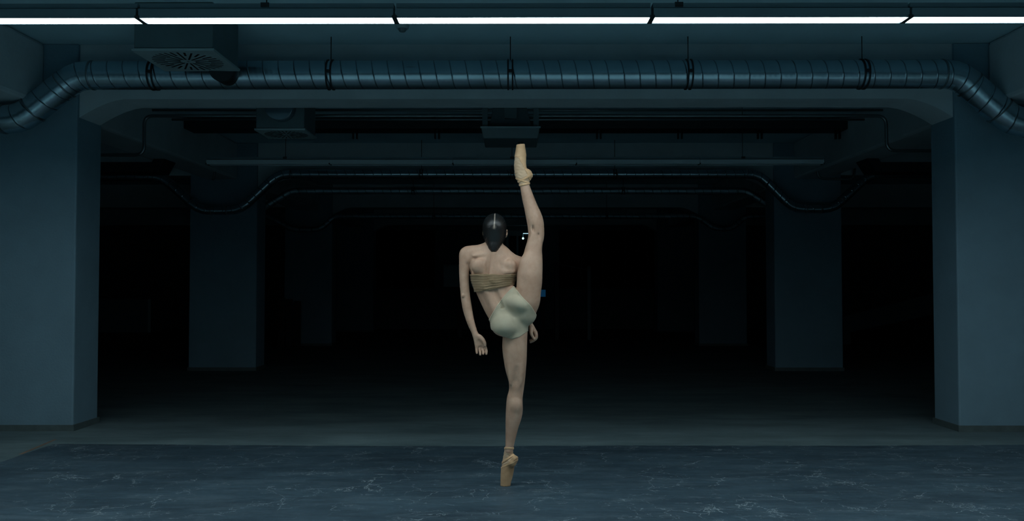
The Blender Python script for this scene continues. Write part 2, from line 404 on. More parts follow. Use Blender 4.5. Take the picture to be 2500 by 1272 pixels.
# smoke detector
sx = W(980, 55, 6.8); zt = CEIL; yy = 2100*(CEIL-CZ)/(697-56)
t = thing('smoke_detector', 'small round smoke detector on the ceiling behind the lit tubes', 'smoke detector', ((980-1258)/2100*yy, yy, CEIL))
bm = B(); bmesh.ops.create_cone(bm, cap_ends=True, segments=32, radius1=.045, radius2=.055, depth=.03, matrix=Matrix.Translation((t.location.x, yy, CEIL-.015))); obj('base', bm, M['white'], t)
bm = B(); bmesh.ops.create_cone(bm, cap_ends=True, segments=32, radius1=.022, radius2=.036, depth=.022, matrix=Matrix.Translation((t.location.x, yy, CEIL-.041))); obj('sensor_cap', bm, M['steel'], t)

# ------------------------------------------------------------------ ducts
def make_duct(label, pixpath, Y, r, clamp_px, rod=True, n=40, group=None, bend=.10, m='duct'):
    pts = [W(px, py, Y+dy) for px, py, dy in pixpath]
    t = thing('air_duct', label, 'duct', pts[len(pts)//2], group)
    path = smooth_path(pts, bend, 3); path2 = [path[0]]
    bm = B(); sweep(bm, path, circ(r, n), uvlen=True); obj('duct_pipe', bm, M[m], t)
    # flanged collars where the bends start and end
    for i in range(1, len(pts)-1):
        for oth in (pts[i-1], pts[i+1]):
            d = (oth-pts[i]); 
            if d.length < .3: continue
            d.normalize(); c = pts[i]+d*(bend+.03)
            bm = B(); sweep(bm, [c-d*.006, c+d*.006], circ(r+.005, n)); obj('collar', bm, M['pipe'], t)
    for px in clamp_px:
        # clamp on the straight run
        for i in range(len(pts)-1):
            a, b = pts[i], pts[i+1]
            x = W(px, 180, Y).x
            if min(a.x, b.x) <= x <= max(a.x, b.x):
                k = (x-a.x)/(b.x-a.x); c = a.lerp(b, k); d = (b-a).normalized()
                bm = B()
                for off in (-.018, .018): sweep(bm, [c+d*(off-.006), c+d*(off+.006)], circ(r+.008, n))
                h = obj('clamp', bm, M['galv_dark'], t)
                bm = B(); add_box(bm, c.x-.012, c.x+.012, c.y-r-.022, c.y-r-.004, c.z-.012, c.z+.012); obj('clamp_bolt', bm, M['galv_dark'], h)
                if rod:
                    bm = B(); sweep(bm, [(c.x, c.y, c.z+r), (c.x, c.y, CEIL)], circ(.004, 8)); obj('rod', bm, M['galv_dark'], h)
                break
    return t
DR = .116; DY = 6.93
make_duct('large galvanised spiral duct across the front of the nearest beam', [(-160, 291, 0), (50, 291, 0), (188, 184, 0), (2338, 181, 0), (2470, 296, 0), (2640, 312, 0)], DY, DR, (378, 808, 1246, 1680, 2105))
make_duct('thin spiral duct dipping round the second pair of pillars', [(60, 431, 0), (395, 431, 0), (487, 514, 0), (585, 514, 0), (680, 425, 0), (1852, 425, 0), (1938, 510, 0), (2033, 510, 0), (2125, 424, 0), (2420, 424, 0)], 11.9, .062, (1030, 1250, 1500), n=24, bend=.14)
make_duct('thin spiral duct behind the second beam', [(560, 560, 0), (650, 503, 0), (712, 466, 0), (1822, 466, 0), (1875, 500, 0), (1960, 560, 0)], 12.75, .05, (1010, 1520), n=20, bend=.1, m='duct_dull')
make_duct('thin spiral duct dipping round the third pair of pillars', [(500, 527, 0), (655, 527, 0), (715, 561, 0), (780, 561, 0), (818, 528, 0), (1700, 528, 0), (1745, 559, 0), (1786, 559, 0), (1820, 528, 0), (2000, 528, 0)], 16.9, .05, (1060, 1480), n=20, bend=.12, m='duct_dull')

# ------------------------------------------------------------------ swirl vent boxes
def make_vent(label, cx, yn, zb, size, ztop, spigot):
    t = thing('vent_box', label, 'air vent', (cx, yn+size/2, zb), 'square ceiling vent boxes')
    h = size/2; y0 = yn; y1 = yn+size; x0, x1 = cx-h, cx+h
    bm = B(); add_box(bm, x0+.012, x1-.012, y0+.012, y1-.012, zb+.018, ztop); obj('box', bm, M['steel'], t, .01)
    # face plate cut with radial slots
    bm = B(); R0, R1, R2 = .035*size/.6, .165*size/.6, .255*size/.6
    add_box(bm, x0, x1, y0, y1, zb+.006, zb+.018); obj('frame', bm, M['white'], t, .003)
    bm = B(); add_box(bm, x0+.003, x1-.003, y0+.003, y1-.003, zb, zb+.006); pl = obj('face_plate', bm, M['white'], t)
    cyy = yn+size/2; nsl = 32; slots = []
    bm = B()
    for k in range(nsl):
        a = 2*PI*k/nsl+.06; ca, sa = math.cos(a), math.sin(a)
        ra, rb = (R0*1.6, R2) if k % 2 == 0 else (R1, R2)
        wd = .0068*size/.6 if k % 2 == 0 else .0078*size/.6
        off = .0
        vs = []
        for (rr, ww) in ((ra, -wd), (rb, -wd), (rb, wd), (ra, wd)):
            vs.append((cx+ca*rr-sa*ww, cyy+sa*rr+ca*ww))
        top_ = [bm.verts.new((x, y, zb+.0005)) for x, y in vs]; bot = [bm.verts.new((x, y, zb-.0015)) for x, y in vs]
        bm.faces.new(top_); bm.faces.new(bot)
        for i in range(4): bm.faces.new((top_[i], top_[(i+1) % 4], bot[(i+1) % 4], bot[i]))
    obj('swirl_slots', bm, M['black'], t)
    bm = B(); bmesh.ops.create_cone(bm, cap_ends=True, segments=20, radius1=.006, radius2=.009, depth=.004, matrix=Matrix.Translation((cx, cyy, zb-.002))); obj('screw', bm, M['pipe'], t)
    if spigot == 'back':
        bm = B(); a = Vector(W(540, 169, y1-.012)); b_ = Vector(W(560, 182, DY-.04))
        sweep(bm, [a, (a+b_)/2, b_], circ(.094, 32), uvlen=True); obj('spigot_pipe', bm, M['galv_dark'], t)
    else:
        bm = B(); c = Vector((cx+.02, y0+.02, zb+.20)); sweep(bm, [c, c-Vector((0, .14, 0))], circ(.125, 32), uvlen=True); obj('spigot_pipe', bm, M['duct'], t)
    return t
v1 = W(320, 124, 6.05); v2 = W(522, 124, 6.05)
make_vent('nearest square vent box with a round slotted swirl grille, under the ceiling at upper left', (v1.x+v2.x)/2, 6.05, v1.z, v2.x-v1.x, CEIL, 'back')
v1 = W(620, 318, 7.75); v2 = W(745, 318, 7.75)
make_vent('farther dark square vent box with a slotted grille, behind the nearest beam', (v1.x+v2.x)/2, 7.75, v1.z, v2.x-v1.x, CEIL, 'front')
# hanging air unit above the raised foot
t = thing('air_unit', 'dark boxy air unit hanging above the raised foot', 'air unit', W(1246, 312, 8.100))
a = W(1175, 338, 8.100); b = W(1318, 314, 8.100)
bm = B()
zt_, zb_ = b.z, a.z; xa_, xb_ = a.x, b.x
v = [bm.verts.new(p) for p in ((xa_+.02, 8.100, zb_), (xb_-.02, 8.100, zb_), (xb_-.02, 8.650, zb_), (xa_+.02, 8.650, zb_), (xa_, 8.060, zt_), (xb_, 8.060, zt_), (xb_, 8.700, zt_), (xa_, 8.700, zt_))]
for f in ((3,2,1,0),(4,5,6,7),(0,1,5,4),(1,2,6,5),(2,3,7,6),(3,0,4,7)): bm.faces.new([v[i] for i in f])
obj('tray', bm, M['steel'], t, .008)
bm = B(); add_box(bm, xa_-.006, xb_+.006, 8.045, 8.065, zt_-.004, zt_+.012); obj('tray_lip', bm, M['white'], t)
bm = B(); c = W(1178, 272, 8.150); d = W(1315, 272, 8.150)
for (x0_, x1_) in ((c.x, c.x+.05), (d.x-.05, d.x)):
    bm = B(); add_box(bm, x0_, x1_, 8.100, 8.140, zt_, CEIL); obj('hanger_bracket', bm, M['steel'], t)
bm = B(); cz0 = zt_+.02; cz1 = CEIL-.02; xm = (xa_+xb_)/2
v = [bm.verts.new(p) for p in ((xa_+.07, 8.200, cz0), (xb_-.07, 8.200, cz0), (xb_-.07, 8.650, cz0), (xa_+.07, 8.650, cz0), (xa_+.16, 8.250, cz1), (xb_-.20, 8.250, cz1), (xb_-.2, 8.600, cz1), (xa_+.16, 8.600, cz1))]
for f in ((3,2,1,0),(4,5,6,7),(0,1,5,4),(1,2,6,5),(2,3,7,6),(3,0,4,7)): bm.faces.new([v[i] for i in f])
obj('fan_casing', bm, M['steel'], t, .005)
bm = B(); add_box(bm, xm-.06, xm+.06, 8.140, 8.230, zt_+.11, CEIL-.03); obj('control_box', bm, M['steel'], t, .004)
bm = B(); add_box(bm, xm+.07, xm+.09, 8.300, 8.330, zb_-.05, zb_+.01); add_box(bm, xm+.10, xm+.12, 8.300, 8.330, zb_-.05, zb_+.01); obj('bracket', bm, M['galv_dark'], t)

# ------------------------------------------------------------------ pipes and cable duct of the second bay
def pipe(name, label, pix, Y, r, m='pipe', n=16, bend=.09, group=None):
    pts = [W(px, py, Y) for px, py in pix]
    bm = B(); sweep(bm, smooth_path(pts, bend, 5), circ(r, n)); o = obj(name, bm, M[m]); o['label'] = label; o['category'] = 'pipe'
    if group: o['group'] = group
    return o
pipe('ceiling_pipe', 'thin pipe just under the nearest beam, dropping beside both pillars', [(180, 378), (352, 378), (352, 283), (2163, 283), (2165, 368), (2360, 368)], 8.6, .017)
pipe('ceiling_pipe', 'upper thin pipe under the ceiling behind the nearest beam', [(372, 269), (2155, 269)], 8.75, .013)
pipe('ceiling_pipe', 'middle thin pipe under the ceiling behind the nearest beam', [(420, 292), (2110, 292)], 9.15, .014)
pipe('drain_pipe', 'thin looped pipe beside the second pillar on the right', [(1995, 400), (1997, 436), (2085, 438), (2088, 395)], 11.3, .016, bend=.12)
pipe('drain_pipe', 'thin vertical pipe beside the second pillar on the left', [(484, 330), (484, 395), (527, 410), (520, 440)], 11.3, .016, bend=.08)
t = thing('cable_duct', 'dark flat duct across the second bay, stepping down at both ends', 'duct', W(1250, 305, 10.3))
pts = [W(px, py, 10.3) for px, py in ((120, 412), (392, 412), (448, 308), (2062, 308), (2130, 412), (2400, 412))]
bm = B(); sweep(bm, pts, rect(.34, .115)); obj('duct_body', bm, M['galv_dark'], t, .004)
for k, px in enumerate((670, 867, 1067, 1263, 1462, 1660, 1855, 2045)):
    c = W(px, 330, 10.2)
    bm = B()
    for dx in (-.022, .022): add_box(bm, c.x+dx-.009, c.x+dx+.009, 10.18, 10.22, c.z-.045, c.z+.06)
    add_box(bm, c.x-.031, c.x+.031, 10.18, 10.22, c.z+.03, c.z+.06)
    obj('bracket', bm, M['galv_dark'], t)
for px in (500, 1060, 1460, 2000):
    c = W(px, 308, 10.3); bm = B(); add_box(bm, c.x-.02, c.x+.02, 10.28, 10.32, c.z+.05, CEIL); obj('hanger', bm, M['galv_dark'], t)

# ------------------------------------------------------------------ things far back in the dark
def fb(px0, py0, px1, py1, Y, dep):
    a = W(px0, py1, Y); b = W(px1, py0, Y); return (a.x, b.x, Y, Y+dep, a.z, b.z)
# low cabinet beyond the left pillar
x0_, x1_, y0_, y1_, z0_, z1_ = fb(170, 730, 368, 812, 17.2, .6)
t = thing('cabinet', 'low pale cabinet on a dark plinth, beyond the nearest left pillar', 'cabinet', ((x0_+x1_)/2, y0_, 0))
bm = B(); add_box(bm, x0_, x1_, y0_, y1_, z0_, z1_); obj('body', bm, M['steel'], t, .01)
bm = B(); add_box(bm, x0_+.05, x1_-.05, y0_+.05, y1_-.05, 0, z0_); obj('plinth', bm, M['black'], t)
bm = B(); add_box(bm, x1_-.05, x1_+.01, y0_-.012, y0_, z0_, z1_); obj('edge_strip', bm, M['white'], t)
# upright dark panels left of the third pillar
for k, (pa, pb, h) in enumerate(((676, 694, 727), (697, 712, 730), (716, 732, 735))):
    x0_, x1_, y0_, y1_, _, z1_ = fb(pa, h, pb, 800, 16.6, .1)
    t = thing('upright_panel', ['leftmost', 'middle', 'rightmost'][k]+' of three dark narrow panels standing near the far left pillar', 'panel', ((x0_+x1_)/2, y0_, 0), 'dark narrow panels')
    bm = B(); add_box(bm, x0_, x1_, y0_, y1_, .02, z1_); obj('board', bm, M['black'], t, .01)
    bm = B(); add_box(bm, x0_-.02, x1_+.02, y0_-.08, y1_+.08, 0, .02); obj('foot', bm, M['galv_dark'], t)
# sloping parapet on the right
bm = B(); Y = 17.6
pp = [W(2060, 814, Y), W(2330, 757, Y), W(2330, 703, Y), W(2060, 773, Y)]
extrude_poly(bm, [(p.x, p.z) for p in pp], Y, Y+.2)
pp = [W(2060, 814, Y), W(2330, 757, Y)]
add_box(bm, pp[0].x, pp[0].x+.15, Y+.02, Y+.18, 0, pp[0].z+.1); add_box(bm, pp[1].x-.15, pp[1].x, Y+.02, Y+.18, 0, pp[1].z+.02)
struct('ramp_parapet', bm, M['wallfar'], 'sloping ramp parapet beyond the second right pillar', cat='ramp')
# pale wall box, screen, lamp, barrier in the middle
x0_, x1_, y0_, y1_, z0_, z1_ = fb(1082, 646, 1160, 701, 20.0, .3)
t = thing('wall_box', 'pale greenish box on a stand far behind the left arm', 'box', ((x0_+x1_)/2, y0_, 0))
bm = B(); add_box(bm, x0_, x1_, y0_, y1_, z0_, z1_); obj('box_body', bm, M['white'], t, .02)
bm = B(); add_box(bm, (x0_+x1_)/2-.05, (x0_+x1_)/2+.05, y0_+.1, y0_+.2, 0, z0_); obj('stand', bm, M['black'], t)
bm = B(); c = W(1092, 652, 19.98); sweep(bm, [c, c+Vector((.02, 0, .06))], circ(.012, 10)); obj('handle', bm, M['pipe'], t)
x0_, x1_, y0_, y1_, z0_, z1_ = fb(1434, 650, 1443, 700, 19.0, .1)
t = thing('barrier_gate', 'far barrier with a slanting metal bar, right of the dancer', 'barrier', ((x0_+x1_)/2, y0_, 0))
bm = B(); add_box(bm, x0_, x1_, y0_, y1_, 0, z1_); obj('post', bm, M['steel'], t, .005)
bm = B(); sweep(bm, [W(1362, 645, 19.05), W(1434, 658, 19.05)], circ(.014, 12)); obj('bar', bm, M['pipe'], t)
x0_, x1_, y0_, y1_, _, z1_ = fb(1355, 641, 1365, 700, 19.0, .1); bm = B(); add_box(bm, x0_, x1_, y0_, y1_, 0, z1_); obj('post', bm, M['galv_dark'], t, .005)
c = W(1326, 716, 21.0)
t = thing('display_stand', 'small glowing blue screen on a dark stand beside the raised thigh', 'screen', (c.x, c.y, 0))
bm = B(); add_box(bm, c.x-.09, c.x+.075, 21.0, 21.06, c.z-.10, c.z+.10); obj('casing', bm, M['black'], t, .005)
bm = B(); add_box(bm, c.x-.075, c.x+.06, 20.995, 21.0, c.z-.085, c.z+.085); obj('screen', bm, emis('blue_screen', (.02, .25, .60), .07), t)
bm = B(); add_box(bm, c.x-.03, c.x+.03, 21.0, 21.06, .02, c.z-.1); add_box(bm, c.x-.15, c.x+.15, 20.9, 21.15, 0, .02); obj('stand', bm, M['black'], t)
t = thing('wall_lamp', 'tiny angled lamp glowing far behind, between the head and the raised leg', 'lamp', W(1282, 572, 22.9))
bm = B(); sweep(bm, [W(1277, 570, 22.9), W(1292, 570, 22.9)], circ(.010, 8)); obj('lamp_arm', bm, emis('faint_tube', (.35, .6, .7), 1.2), t)
bm = B(); sweep(bm, [W(1277, 571, 22.9), W(1277, 579, 22.9)], circ(.008, 8)); obj('lamp_stem', bm, emis('stem_glow', (.1, .35, .42), .15), t)
bm = B(); bmesh.ops.create_uvsphere(bm, u_segments=12, v_segments=8, radius=.028, matrix=Matrix.Translation(W(1277, 582, 22.9))); obj('bulb', bm, emis('faint_bulb', (.35, .75, .85), 3.0), t)
bm = B(); c = W(1292, 570, 22.9); sweep(bm, [(c.x, 22.9, c.z), (c.x, FW, c.z)], circ(.015, 8)); obj('bracket', bm, M['black'], t)

# ------------------------------------------------------------------ the dancer: implicit surface meshed with surface nets
PY = 5.17; S = FPX/PY
def J(px, py, dy=0.0): return np.array(W(px, py, PY+dy))
class Field:
    def __init__(s, lo, hi, h):
        s.lo = np.array(lo, float); s.h = h; s.n = np.ceil((np.array(hi)-s.lo)/h).astype(int)+1
        s.d = np.full(s.n, 1.0, np.float32)
    def grid(s, a, b):
        i0 = np.clip(np.floor((a-s.lo)/s.h).astype(int), 0, s.n-1); i1 = np.clip(np.ceil((b-s.lo)/s.h).astype(int)+1, 1, s.n)
        ax = [s.lo[k]+s.h*np.arange(i0[k], i1[k]) for k in range(3)]
        X, Y, Z = np.meshgrid(*ax, indexing='ij', sparse=True)
        return tuple(slice(i0[k], i1[k]) for k in range(3)), X, Y, Z
    def put(s, sl, v, k, mode):
        v = v.astype(np.float32); c = s.d[sl]
        if mode == 'add':
            h = np.clip(.5+.5*(c-v)/k, 0, 1); s.d[sl] = c*(1-h)+v*h-k*h*(1-h)
        else:
            v = -v; h = np.clip(.5-.5*(c-v)/k, 0, 1); s.d[sl] = c*(1-h)+v*h+k*h*(1-h)
    def cone(s, a, ra, b, rb, k=.008, mode='add', ys=1.0):
        """round cone from a to b; ys<1 flattens it along Y"""
        a = np.array(a); b = np.array(b); R = max(ra, rb); pad = R+k*1.5+.012
        lo = np.minimum(a, b)-pad; hi = np.maximum(a, b)+pad
        sl, X, Y, Z = s.grid(lo, hi)
        cy = (a[1]+b[1])/2
        if ys != 1.0:
            Y = cy+(Y-cy)/ys; a = a.copy(); b = b.copy(); a[1] = cy+(a[1]-cy)/ys; b[1] = cy+(b[1]-cy)/ys
        ab = b-a; L2 = (ab**2).sum()+1e-12
        t = np.clip(((X-a[0])*ab[0]+(Y-a[1])*ab[1]+(Z-a[2])*ab[2])/L2, 0, 1)
        d = np.sqrt((X-a[0]-ab[0]*t)**2+(Y-a[1]-ab[1]*t)**2+(Z-a[2]-ab[2]*t)**2)-(ra+(rb-ra)*t)
        if ys != 1.0: d = d*(ys+1)/2
        s.put(sl, d, k, mode)
    def chain(s, pts, k=.008, ys=1.0, step=.008):
        """limb through the given joints: positions and radii run along a smooth curve"""
        if len(pts) > 2:
            P = np.array([np.r_[p, r] for p, r in pts]); n = len(P)
            L_ = np.r_[0, np.cumsum(np.linalg.norm(np.diff(P[:, :3], axis=0), axis=1))]
            T = np.zeros_like(P)
            for i in range(n):
                a, b = max(i-1, 0), min(i+1, n-1); T[i] = (P[b]-P[a])/max(L_[b]-L_[a], 1e-6)
            out = []
            for i in range(n-1):
                dl = L_[i+1]-L_[i]; m = max(1, int(dl/step))
                for q in range(m):
                    t = q/m; h00 = 2*t**3-3*t**2+1; h10 = t**3-2*t**2+t; h01 = -2*t**3+3*t**2; h11 = t**3-t**2
                    out.append(h00*P[i]+h10*dl*T[i]+h01*P[i+1]+h11*dl*T[i+1])
            out.append(P[-1]); pts = [(o_[:3], o_[3]) for o_ in out]
            # one field of the whole limb first, so that its own pieces do not swell where they meet
            lo = np.min([p-r for p, r in pts], axis=0)-k*1.5-.014; hi = np.max([p+r for p, r in pts], axis=0)+k*1.5+.014
            sl, *_ = s.grid(lo, hi); keep = s.d; s.d = np.full_like(keep, 1.0)
            for (p, r), (q, t) in zip(pts[:-1], pts[1:]): s.cone(p, r, q, t, .0008, 'add', ys)
            limb = s.d[sl]; s.d = keep; s.put(sl, limb, k, 'add')
            return
        for (p, r), (q, t) in zip(pts[:-1], pts[1:]): s.cone(p, r, q, t, k, 'add', ys)
    def ell(s, c, r, k=.01, mode='add', rot=0.0, rx=0.0):
        """ellipsoid; rot turns it in the XZ plane, rx about X"""
        c = np.array(c); r = np.array(r, float); pad = r.max()+k*1.5+.01
        sl, X, Y, Z = s.grid(c-pad, c+pad)
        x, y, z = X-c[0], Y-c[1], Z-c[2]
        if rx: y, z = y*math.cos(rx)+z*math.sin(rx), -y*math.sin(rx)+z*math.cos(rx)
        if rot: x, z = x*math.cos(rot)+z*math.sin(rot), -x*math.sin(rot)+z*math.cos(rot)
        k0 = np.sqrt((x/r[0])**2+(y/r[1])**2+(z/r[2])**2); k1 = np.sqrt((x/r[0]**2)**2+(y/r[1]**2)**2+(z/r[2]**2)**2)+1e-9
        s.put(sl, k0*(k0-1)/k1, k, mode)
def surface_nets(d, lo, h, smooth=2):
    s = d < 0; nx, ny, nz = d.shape
    cnt = np.zeros((nx-1, ny-1, nz-1), np.uint8); corners = [(i, j, k) for i in (0, 1) for j in (0, 1) for k in (0, 1)]
    for i, j, k in corners: cnt += s[i:nx-1+i, j:ny-1+j, k:nz-1+k]
    I = np.argwhere((cnt > 0) & (cnt < 8)); idx = np.full(cnt.shape, -1, np.int32); idx[I[:, 0], I[:, 1], I[:, 2]] = np.arange(len(I))
    val = {c: d[I[:, 0]+c[0], I[:, 1]+c[1], I[:, 2]+c[2]].astype(float) for c in corners}
    acc = np.zeros((len(I), 3)); num = np.zeros(len(I))
    for c in corners:
        for ax in range(3):
            if c[ax]: continue
            e = list(c); e[ax] = 1; e = tuple(e); a, b = val[c], val[e]; m = (a < 0) != (b < 0)
            t = np.where(m, a/np.where(m, a-b, 1), 0); p = np.tile(np.array(c, float), (len(I), 1)); p[:, ax] += t
            acc += p*m[:, None]; num += m
    V = (I+acc/num[:, None])*h+np.array(lo)
    F = []
    for ax in range(3):
        sa = [slice(1, -1)]*3; sa[ax] = slice(0, -1); sb = [slice(1, -1)]*3; sb[ax] = slice(1, None)
        A = s[tuple(sa)]; Bs = s[tuple(sb)]; E = np.argwhere(A != Bs)
        base = E.copy()
        for q in range(3):
            if q != ax: base[:, q] += 1
        u, v_ = [q for q in range(3) if q != ax]
        def cell(du, dv):
            c = base.copy(); c[:, u] -= du; c[:, v_] -= dv; return idx[c[:, 0], c[:, 1], c[:, 2]]
        quad = np.stack([cell(0, 0), cell(1, 0), cell(1, 1), cell(0, 1)], 1)
        ins = A[E[:, 0], E[:, 1], E[:, 2]]; flip = ins if ax != 1 else ~ins
        quad[~flip] = quad[~flip][:, ::-1]
        F.append(quad)
    F = np.concatenate(F); F = F[(F >= 0).all(1)]
    for _ in range(smooth):
        acc = np.zeros_like(V); num = np.zeros(len(V))
        for a in range(4):
            b = (a+1) % 4
            for q in range(3): acc[:, q] += np.bincount(F[:, a], V[F[:, b], q], len(V))+np.bincount(F[:, b], V[F[:, a], q], len(V))
            num += np.bincount(F[:, a], minlength=len(V))+np.bincount(F[:, b], minlength=len(V))
        V = V*.5+.5*acc/np.maximum(num, 1)[:, None]
    return V, F
def np_mesh(name, V, F):
    me = bpy.data.meshes.new(name); me.vertices.add(len(V)); me.vertices.foreach_set('co', V.astype(np.float32).ravel())
    me.loops.add(F.size); me.loops.foreach_set('vertex_index', F.astype(np.int32).ravel())
    me.polygons.add(len(F)); me.polygons.foreach_set('loop_start', np.arange(0, F.size, 4, dtype=np.int32))
    me.polygons.foreach_set('use_smooth', np.ones(len(F), bool)); me.update(calc_edges=True); me.validate(); return me
def vnormals(V, F):
    n = np.cross(V[F[:, 2]]-V[F[:, 0]], V[F[:, 3]]-V[F[:, 1]]); N_ = np.zeros_like(V)
    for a in range(4):
        for q in range(3): N_[:, q] += np.bincount(F[:, a], n[:, q], len(V))
    return N_/(np.linalg.norm(N_, axis=1)[:, None]+1e-12)
def to_px(V):
    """photo pixel of world points (for laying out anatomy and cloth edges)"""
    R = np.array(_R); L_ = (V-np.array([0, 0, CZ])) @ R
    return 1250+FPX*L_[..., 0]/-L_[..., 2], 636-FPX*L_[..., 1]/-L_[..., 2]
u = 1/S
def PR(lst, dy=None):
    out = []
    for e in lst:
        x, y, r = e[:3]; d = e[3] if len(e) > 3 else (dy or 0.0)
        out.append((J(x, y, d), r*u*(1+d/PY)))
    return out
LO = (J(1100, 1190)[0], PY-.22, -.01); HI = (J(1345, 1190)[0], PY+.30, 2.07); H = .003
body = Field(LO, HI, H)
# torso, flattened front to back
body.chain(PR([(1206, 636, 44, .02), (1203, 666, 53, .02), (1206, 696, 47, .015), (1214, 724, 43, .01), (1226, 750, 42, .0), (1239, 772, 40, -.005), (1252, 794, 31, 0)]), .012, ys=.74)
# shoulder girdle
body.chain(PR([(1145, 619, 16, .01), (1172, 616, 19, .01), (1206, 620, 25, .015), (1238, 634, 20, .02), (1268, 645, 18, .03), (1284, 650, 16, .05)]), .022, ys=.9)
body.cone(*PR([(1160, 640, 24, .02)])[0], *PR([(1245, 655, 25, .03)])[0], .02, 'add', .85)
# trapezius slopes and neck
body.chain(PR([(1206, 596, 18, .0), (1206, 616, 20, .005)]), .012)
body.cone(*PR([(1202, 600, 15, .005)])[0], *PR([(1165, 614, 10, .005)])[0], .012)
body.cone(*PR([(1213, 605, 14, .005)])[0], *PR([(1246, 626, 10, .015)])[0], .012)
# shoulder blades, back muscles
body.ell(J(1168, 650, -.054), (.040, .027, .046), .022, rot=-.25)
body.ell(J(1245, 648, -.040), (.036, .032, .038), .014, rot=.5)
body.ell(J(1240, 664, -.050), (.044, .022, .018), .020, rot=.12)
body.ell(J(1176, 622, -.035), (.05, .014, .014), .014, rot=.15)
body.ell(J(1236, 632, -.025), (.05, .014, .014), .014, rot=-.35)
body.cone(J(1205, 620, -.048), .018, J(1200, 684, -.066), .023, .014)
body.cone(J(1184, 696, -.056), .022, J(1209, 760, -.050), .024, .018)
torso_only = body.d.copy()
# pelvis and buttocks
body.ell(J(1232, 790, -.045), (.079, .072, .076), .022)
body.ell(J(1229, 797, -.060), (.064, .056, .050), .024)
body.ell(J(1274, 766, -.020), (.078, .070, .074), .022, rot=-.4)
body.ell(J(1266, 742, -.048), (.084, .076, .052), .026, rot=-.35)
body.ell(J(1251, 722, -.030), (.036, .045, .062), .018, rot=.1)
body.ell(J(1256, 797, -.005), (.073, .075, .073), .02)
body.ell(J(1285, 765, -.01), (.055, .07, .055), .02)
# standing leg
body.chain(PR([(1258, 808, 30, .0), (1257, 830, 30, .0), (1256.5, 851, 30, 0), (1258, 880, 27.6, .0), (1259, 900, 25, .0), (1261.5, 927, 20.2, .005), (1261, 948, 17.8, .005), (1259, 961, 18, .0), (1256.5, 975, 19.2, .0), (1255.6, 1003, 20.4, .0), (1253.6, 1020, 19, .0), (1250.5, 1038, 16.2, .0), (1247, 1065, 12.8, .0), (1244.2, 1088, 10.3, 0), (1242.5, 1100, 10.2, 0)]), .006)
body.ell(J(1259, 990, -.026), (.038, .034, .050), .012, rot=.03)
body.ell(J(1260, 944, -.026), (.028, .020, .034), .018)
body.ell(J(1262, 915, -.070), (.014, .012, .04), .018, 'sub')
body.ell(J(1271, 905, -.042), (.014, .014, .085), .018)
body.ell(J(1246, 905, -.042), (.014, .014, .085), .018)
# foot inside the shoe
body.chain(PR([(1242, 1100, 9.6, 0), (1241, 1110, 9, .005), (1240, 1125, 8.6, .01), (1238, 1150, 9, .01), (1235, 1172, 7, .01)]), .004)
body.ell(J(1251, 1118, -.008), (.012, .014, .014), .006)
# raised leg
body.chain(PR([(1277, 760, 30, -.02), (1286, 735, 32, -.03), (1290, 712, 30.5, -.035), (1292.5, 690, 30.8, -.035), (1293.3, 669, 30.8, -.035), (1297, 645, 27.6, -.03), (1300.5, 627, 23.6, -.025), (1302.5, 610, 20.8, -.02), (1306, 592, 19, -.015), (1309, 578, 19.2, -.01), (1309, 562, 19.6, -.01), (1307, 543, 20.2, -.01), (1303, 527, 19.2, -.01), (1296.5, 507, 16.7, -.01), (1289, 483, 14.6, -.005), (1282.5, 459, 12.0, 0), (1280, 447, 11.2, 0)]), .006)
body.ell(J(1306, 536, -.036), (.026, .024, .052), .012, rot=.15)
body.ell(J(1298, 536, -.030), (.018, .02, .048), .012, rot=.2)
body.ell(J(1302, 560, -.056), (.008, .015, .024), .008, 'sub', rot=.15)
body.ell(J(1316, 578, -.052), (.006, .012, .020), .012, 'sub', rot=.25)
body.ell(J(1293, 583, -.046), (.004, .012, .022), .006, 'sub', rot=-.5)
body.ell(J(1296, 585, -.042), (.010, .012, .05), .012, rot=-.3)
body.ell(J(1317, 592, -.040), (.009, .012, .045), .012, rot=.1)
body.ell(J(1283, 640, -.06), (.03, .03, .05), .02, rot=-.2)
# raised foot
body.chain(PR([(1279, 446, 11.2, 0), (1274, 425, 10.5, .0), (1270.5, 395, 9.5, 0), (1271, 370, 7.5, 0)]), .004)
body.ell(J(1285, 427, 0), (.014, .014, .014), .006)
# spine groove
body.cone(J(1193.5, 616, -.066), .010, J(1186, 690, -.076), .013, .010, 'sub')
body.cone(J(1205, 700, -.076), .012, J(1227, 750, -.072), .014, .012, 'sub')
body.ell(J(1224, 646, -.078), (.014, .018, .030), .010, 'sub', rot=.3)
# gluteal cleft
body.cone(J(1249, 772, -.118), .008, J(1264, 800, -.112), .010, .022, 'sub')
# left arm (separate field, joined only at the shoulder)
arm = Field(LO, HI, H)
arm.chain(PR([(1150, 618, 15, .01), (1137.5, 620, 15.5, .005), (1134.5, 636, 13.4, .0), (1133, 660, 12.1, -.0), (1133.5, 690, 11.3, -.0), (1135.3, 712, 11.2, .0), (1136.5, 725, 11.4, 0), (1139.5, 745, 11.5, -.005), (1144, 767, 10.6, -.01), (1150.5, 790, 8.9, -.02), (1158, 810, 7.3, -.025), (1161, 818, 7.4, -.028)]), .005)
arm.ell(J(1131, 722, -.022), (.010, .012, .012), .008)
arm.ell(J(1141, 632, -.02), (.018, .018, .03), .01)
